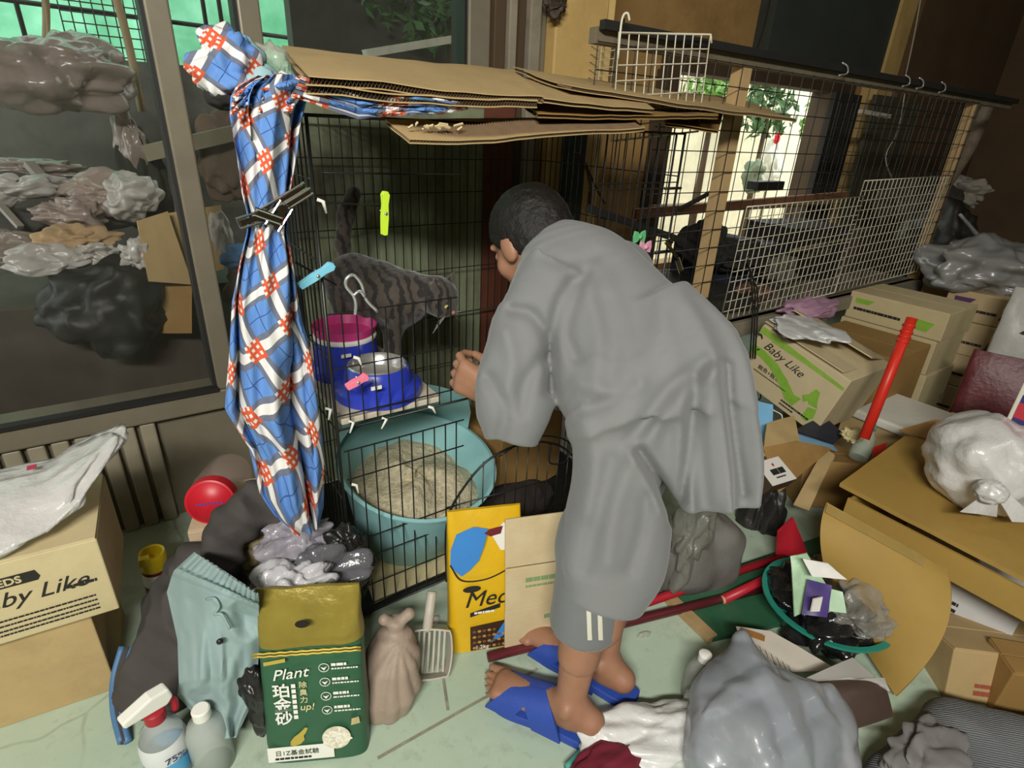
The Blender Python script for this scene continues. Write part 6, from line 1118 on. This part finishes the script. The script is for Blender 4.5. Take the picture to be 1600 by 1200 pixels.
lbox('tray', (1.95, 1.5, .562), (.4, .45, .06), mat('dark_tray', '35352f', .6, var=.2), 'dark tray on the bench inside the long cage', 'tray', -.1)
lbox('crate', (2.88, 1.6, .562), (.4, .3, .26), mat('black_crate', '1f1e1c', .6, var=.15), 'black crate behind the farther white grid', 'crate', -.15)
lbox('carrier', (3.3, 1.6, .562), (.26, .3, .22), mat('brown_carrier', '463a2e', .7, var=.2), 'brown carrier at the far end of the long cage', 'carrier', .2)
inb((1150, 400), 1.45, (.12, .1, .07), NB, 'black blanket heaped inside the long cage near its first post', 91, 'blanket'); inb((1215, 420), 1.4, (.1, .08, .05), mat('grey_rag', '6b675c', .9, var=.2), 'grey rag on the bench board behind the nearer white grid', 92, 'rag')
inb((1180, 455), 1.3, (.08, .06, .03), mat('brown_rag', '7a5a48', .9, var=.2), 'brown rag at the front of the bench near the first post', 93, 'rag'); inb((1265, 392), 1.5, (.1, .07, .04), mat('olive_rag', '565240', .9, var=.2), 'olive rag beside the navy crate in the long cage', 94, 'rag')
inb((1100, 380), 1.5, (.07, .1, .1), NB, 'black bag inside the long cage left of its first post', 95, 'bag')
tag(MB().tube(smoothpath([atY(1235, 392, 1.35), atY(1265, 385, 1.35), atY(1330, 372, 1.4)]), .006, 6).build('stick', mat('pale_bamboo', '9a8866'), None, True), 'pale stick lying across the bench inside the long cage', 'stick')
tag(MB().bar(atY(1060, 328, 1.32), atY(1112, 300, 1.36), .012, .012).build('dark_bracket', MATS['black_strip'], None), 'black lever clamped at the first post of the long cage', 'lever')
tag(MB().bar(atY(918, 325, 1.30), atY(1062, 375, 1.30), .02, .022).build('dark_bar', MATS['black_strip'], None), 'thick black bar lying across the cage behind the shoulder', 'bar')
br = MB(); br.tube(smoothpath([atY(898, 240, 1.5), atY(912, 250, 1.5), atY(922, 285, 1.5), atY(921, 330, 1.5)]), .006, 7); br.tube(smoothpath([atY(921, 270, 1.5), atY(935, 300, 1.5), atY(945, 318, 1.5)]), .004, 6)
tag(br.build('twisted_branch', mat('rusty_wire', '4a3020', .7, var=.2), None, True), 'rusty twisted hook hanging inside the cage against the ochre wall', 'hook')
bag('pink_bag', (1262, 483), 1.12, (.16, .06, .045), mat('dusty_pink', 'a98398', .7, var=.12, bump=.3), 'dusty pink bag under the bench below the white grid', 96, 'bag', .2)
mb = MB()
for a in (0, 1, 2): mb.tube(smoothpath([atY(1168 + 6 * a, 400 + 20 * a, 1.13), atY(1176 + 4 * a, 470, 1.12), atY(1172 + 4 * a, 560, 1.10)]), .003, 6)
tag(mb.build('black_wires', BLACKW, None, True), 'bent black wires hanging beside the open printed carton', 'wire', kind='stuff')
wh = MB()
for px in ((1180, 522), (1178, 600)): wh.tube(smoothpath([atY(px[0], px[1], 1.10), atY(px[0] + 10, px[1] + 2, 1.10), atY(px[0] + 10, px[1] + 22, 1.10), atY(px[0] + 4, px[1] + 24, 1.10)]), .003, 6)
tag(wh.build('wire_hooks', BLACKW, None, True), 'two small black wire hooks in front of the printed carton', 'hook', kind='stuff')
bag('wall_ornament', (868, 8), 1.72, (.03, .03, .035), mat('dark_ornament', '3a2f26', .6, var=.2), 'dark dried ornament on the ochre pillar at the top edge', 97, 'ornament', .4)
lbox('dark_coat', (1.40, 1.66, .4), (.08, .05, .82), mat('slate_cloth', '363c3a', .9, var=.2), 'slate grey cloth strip hanging between cage and ochre pillar', 'cloth', .1)
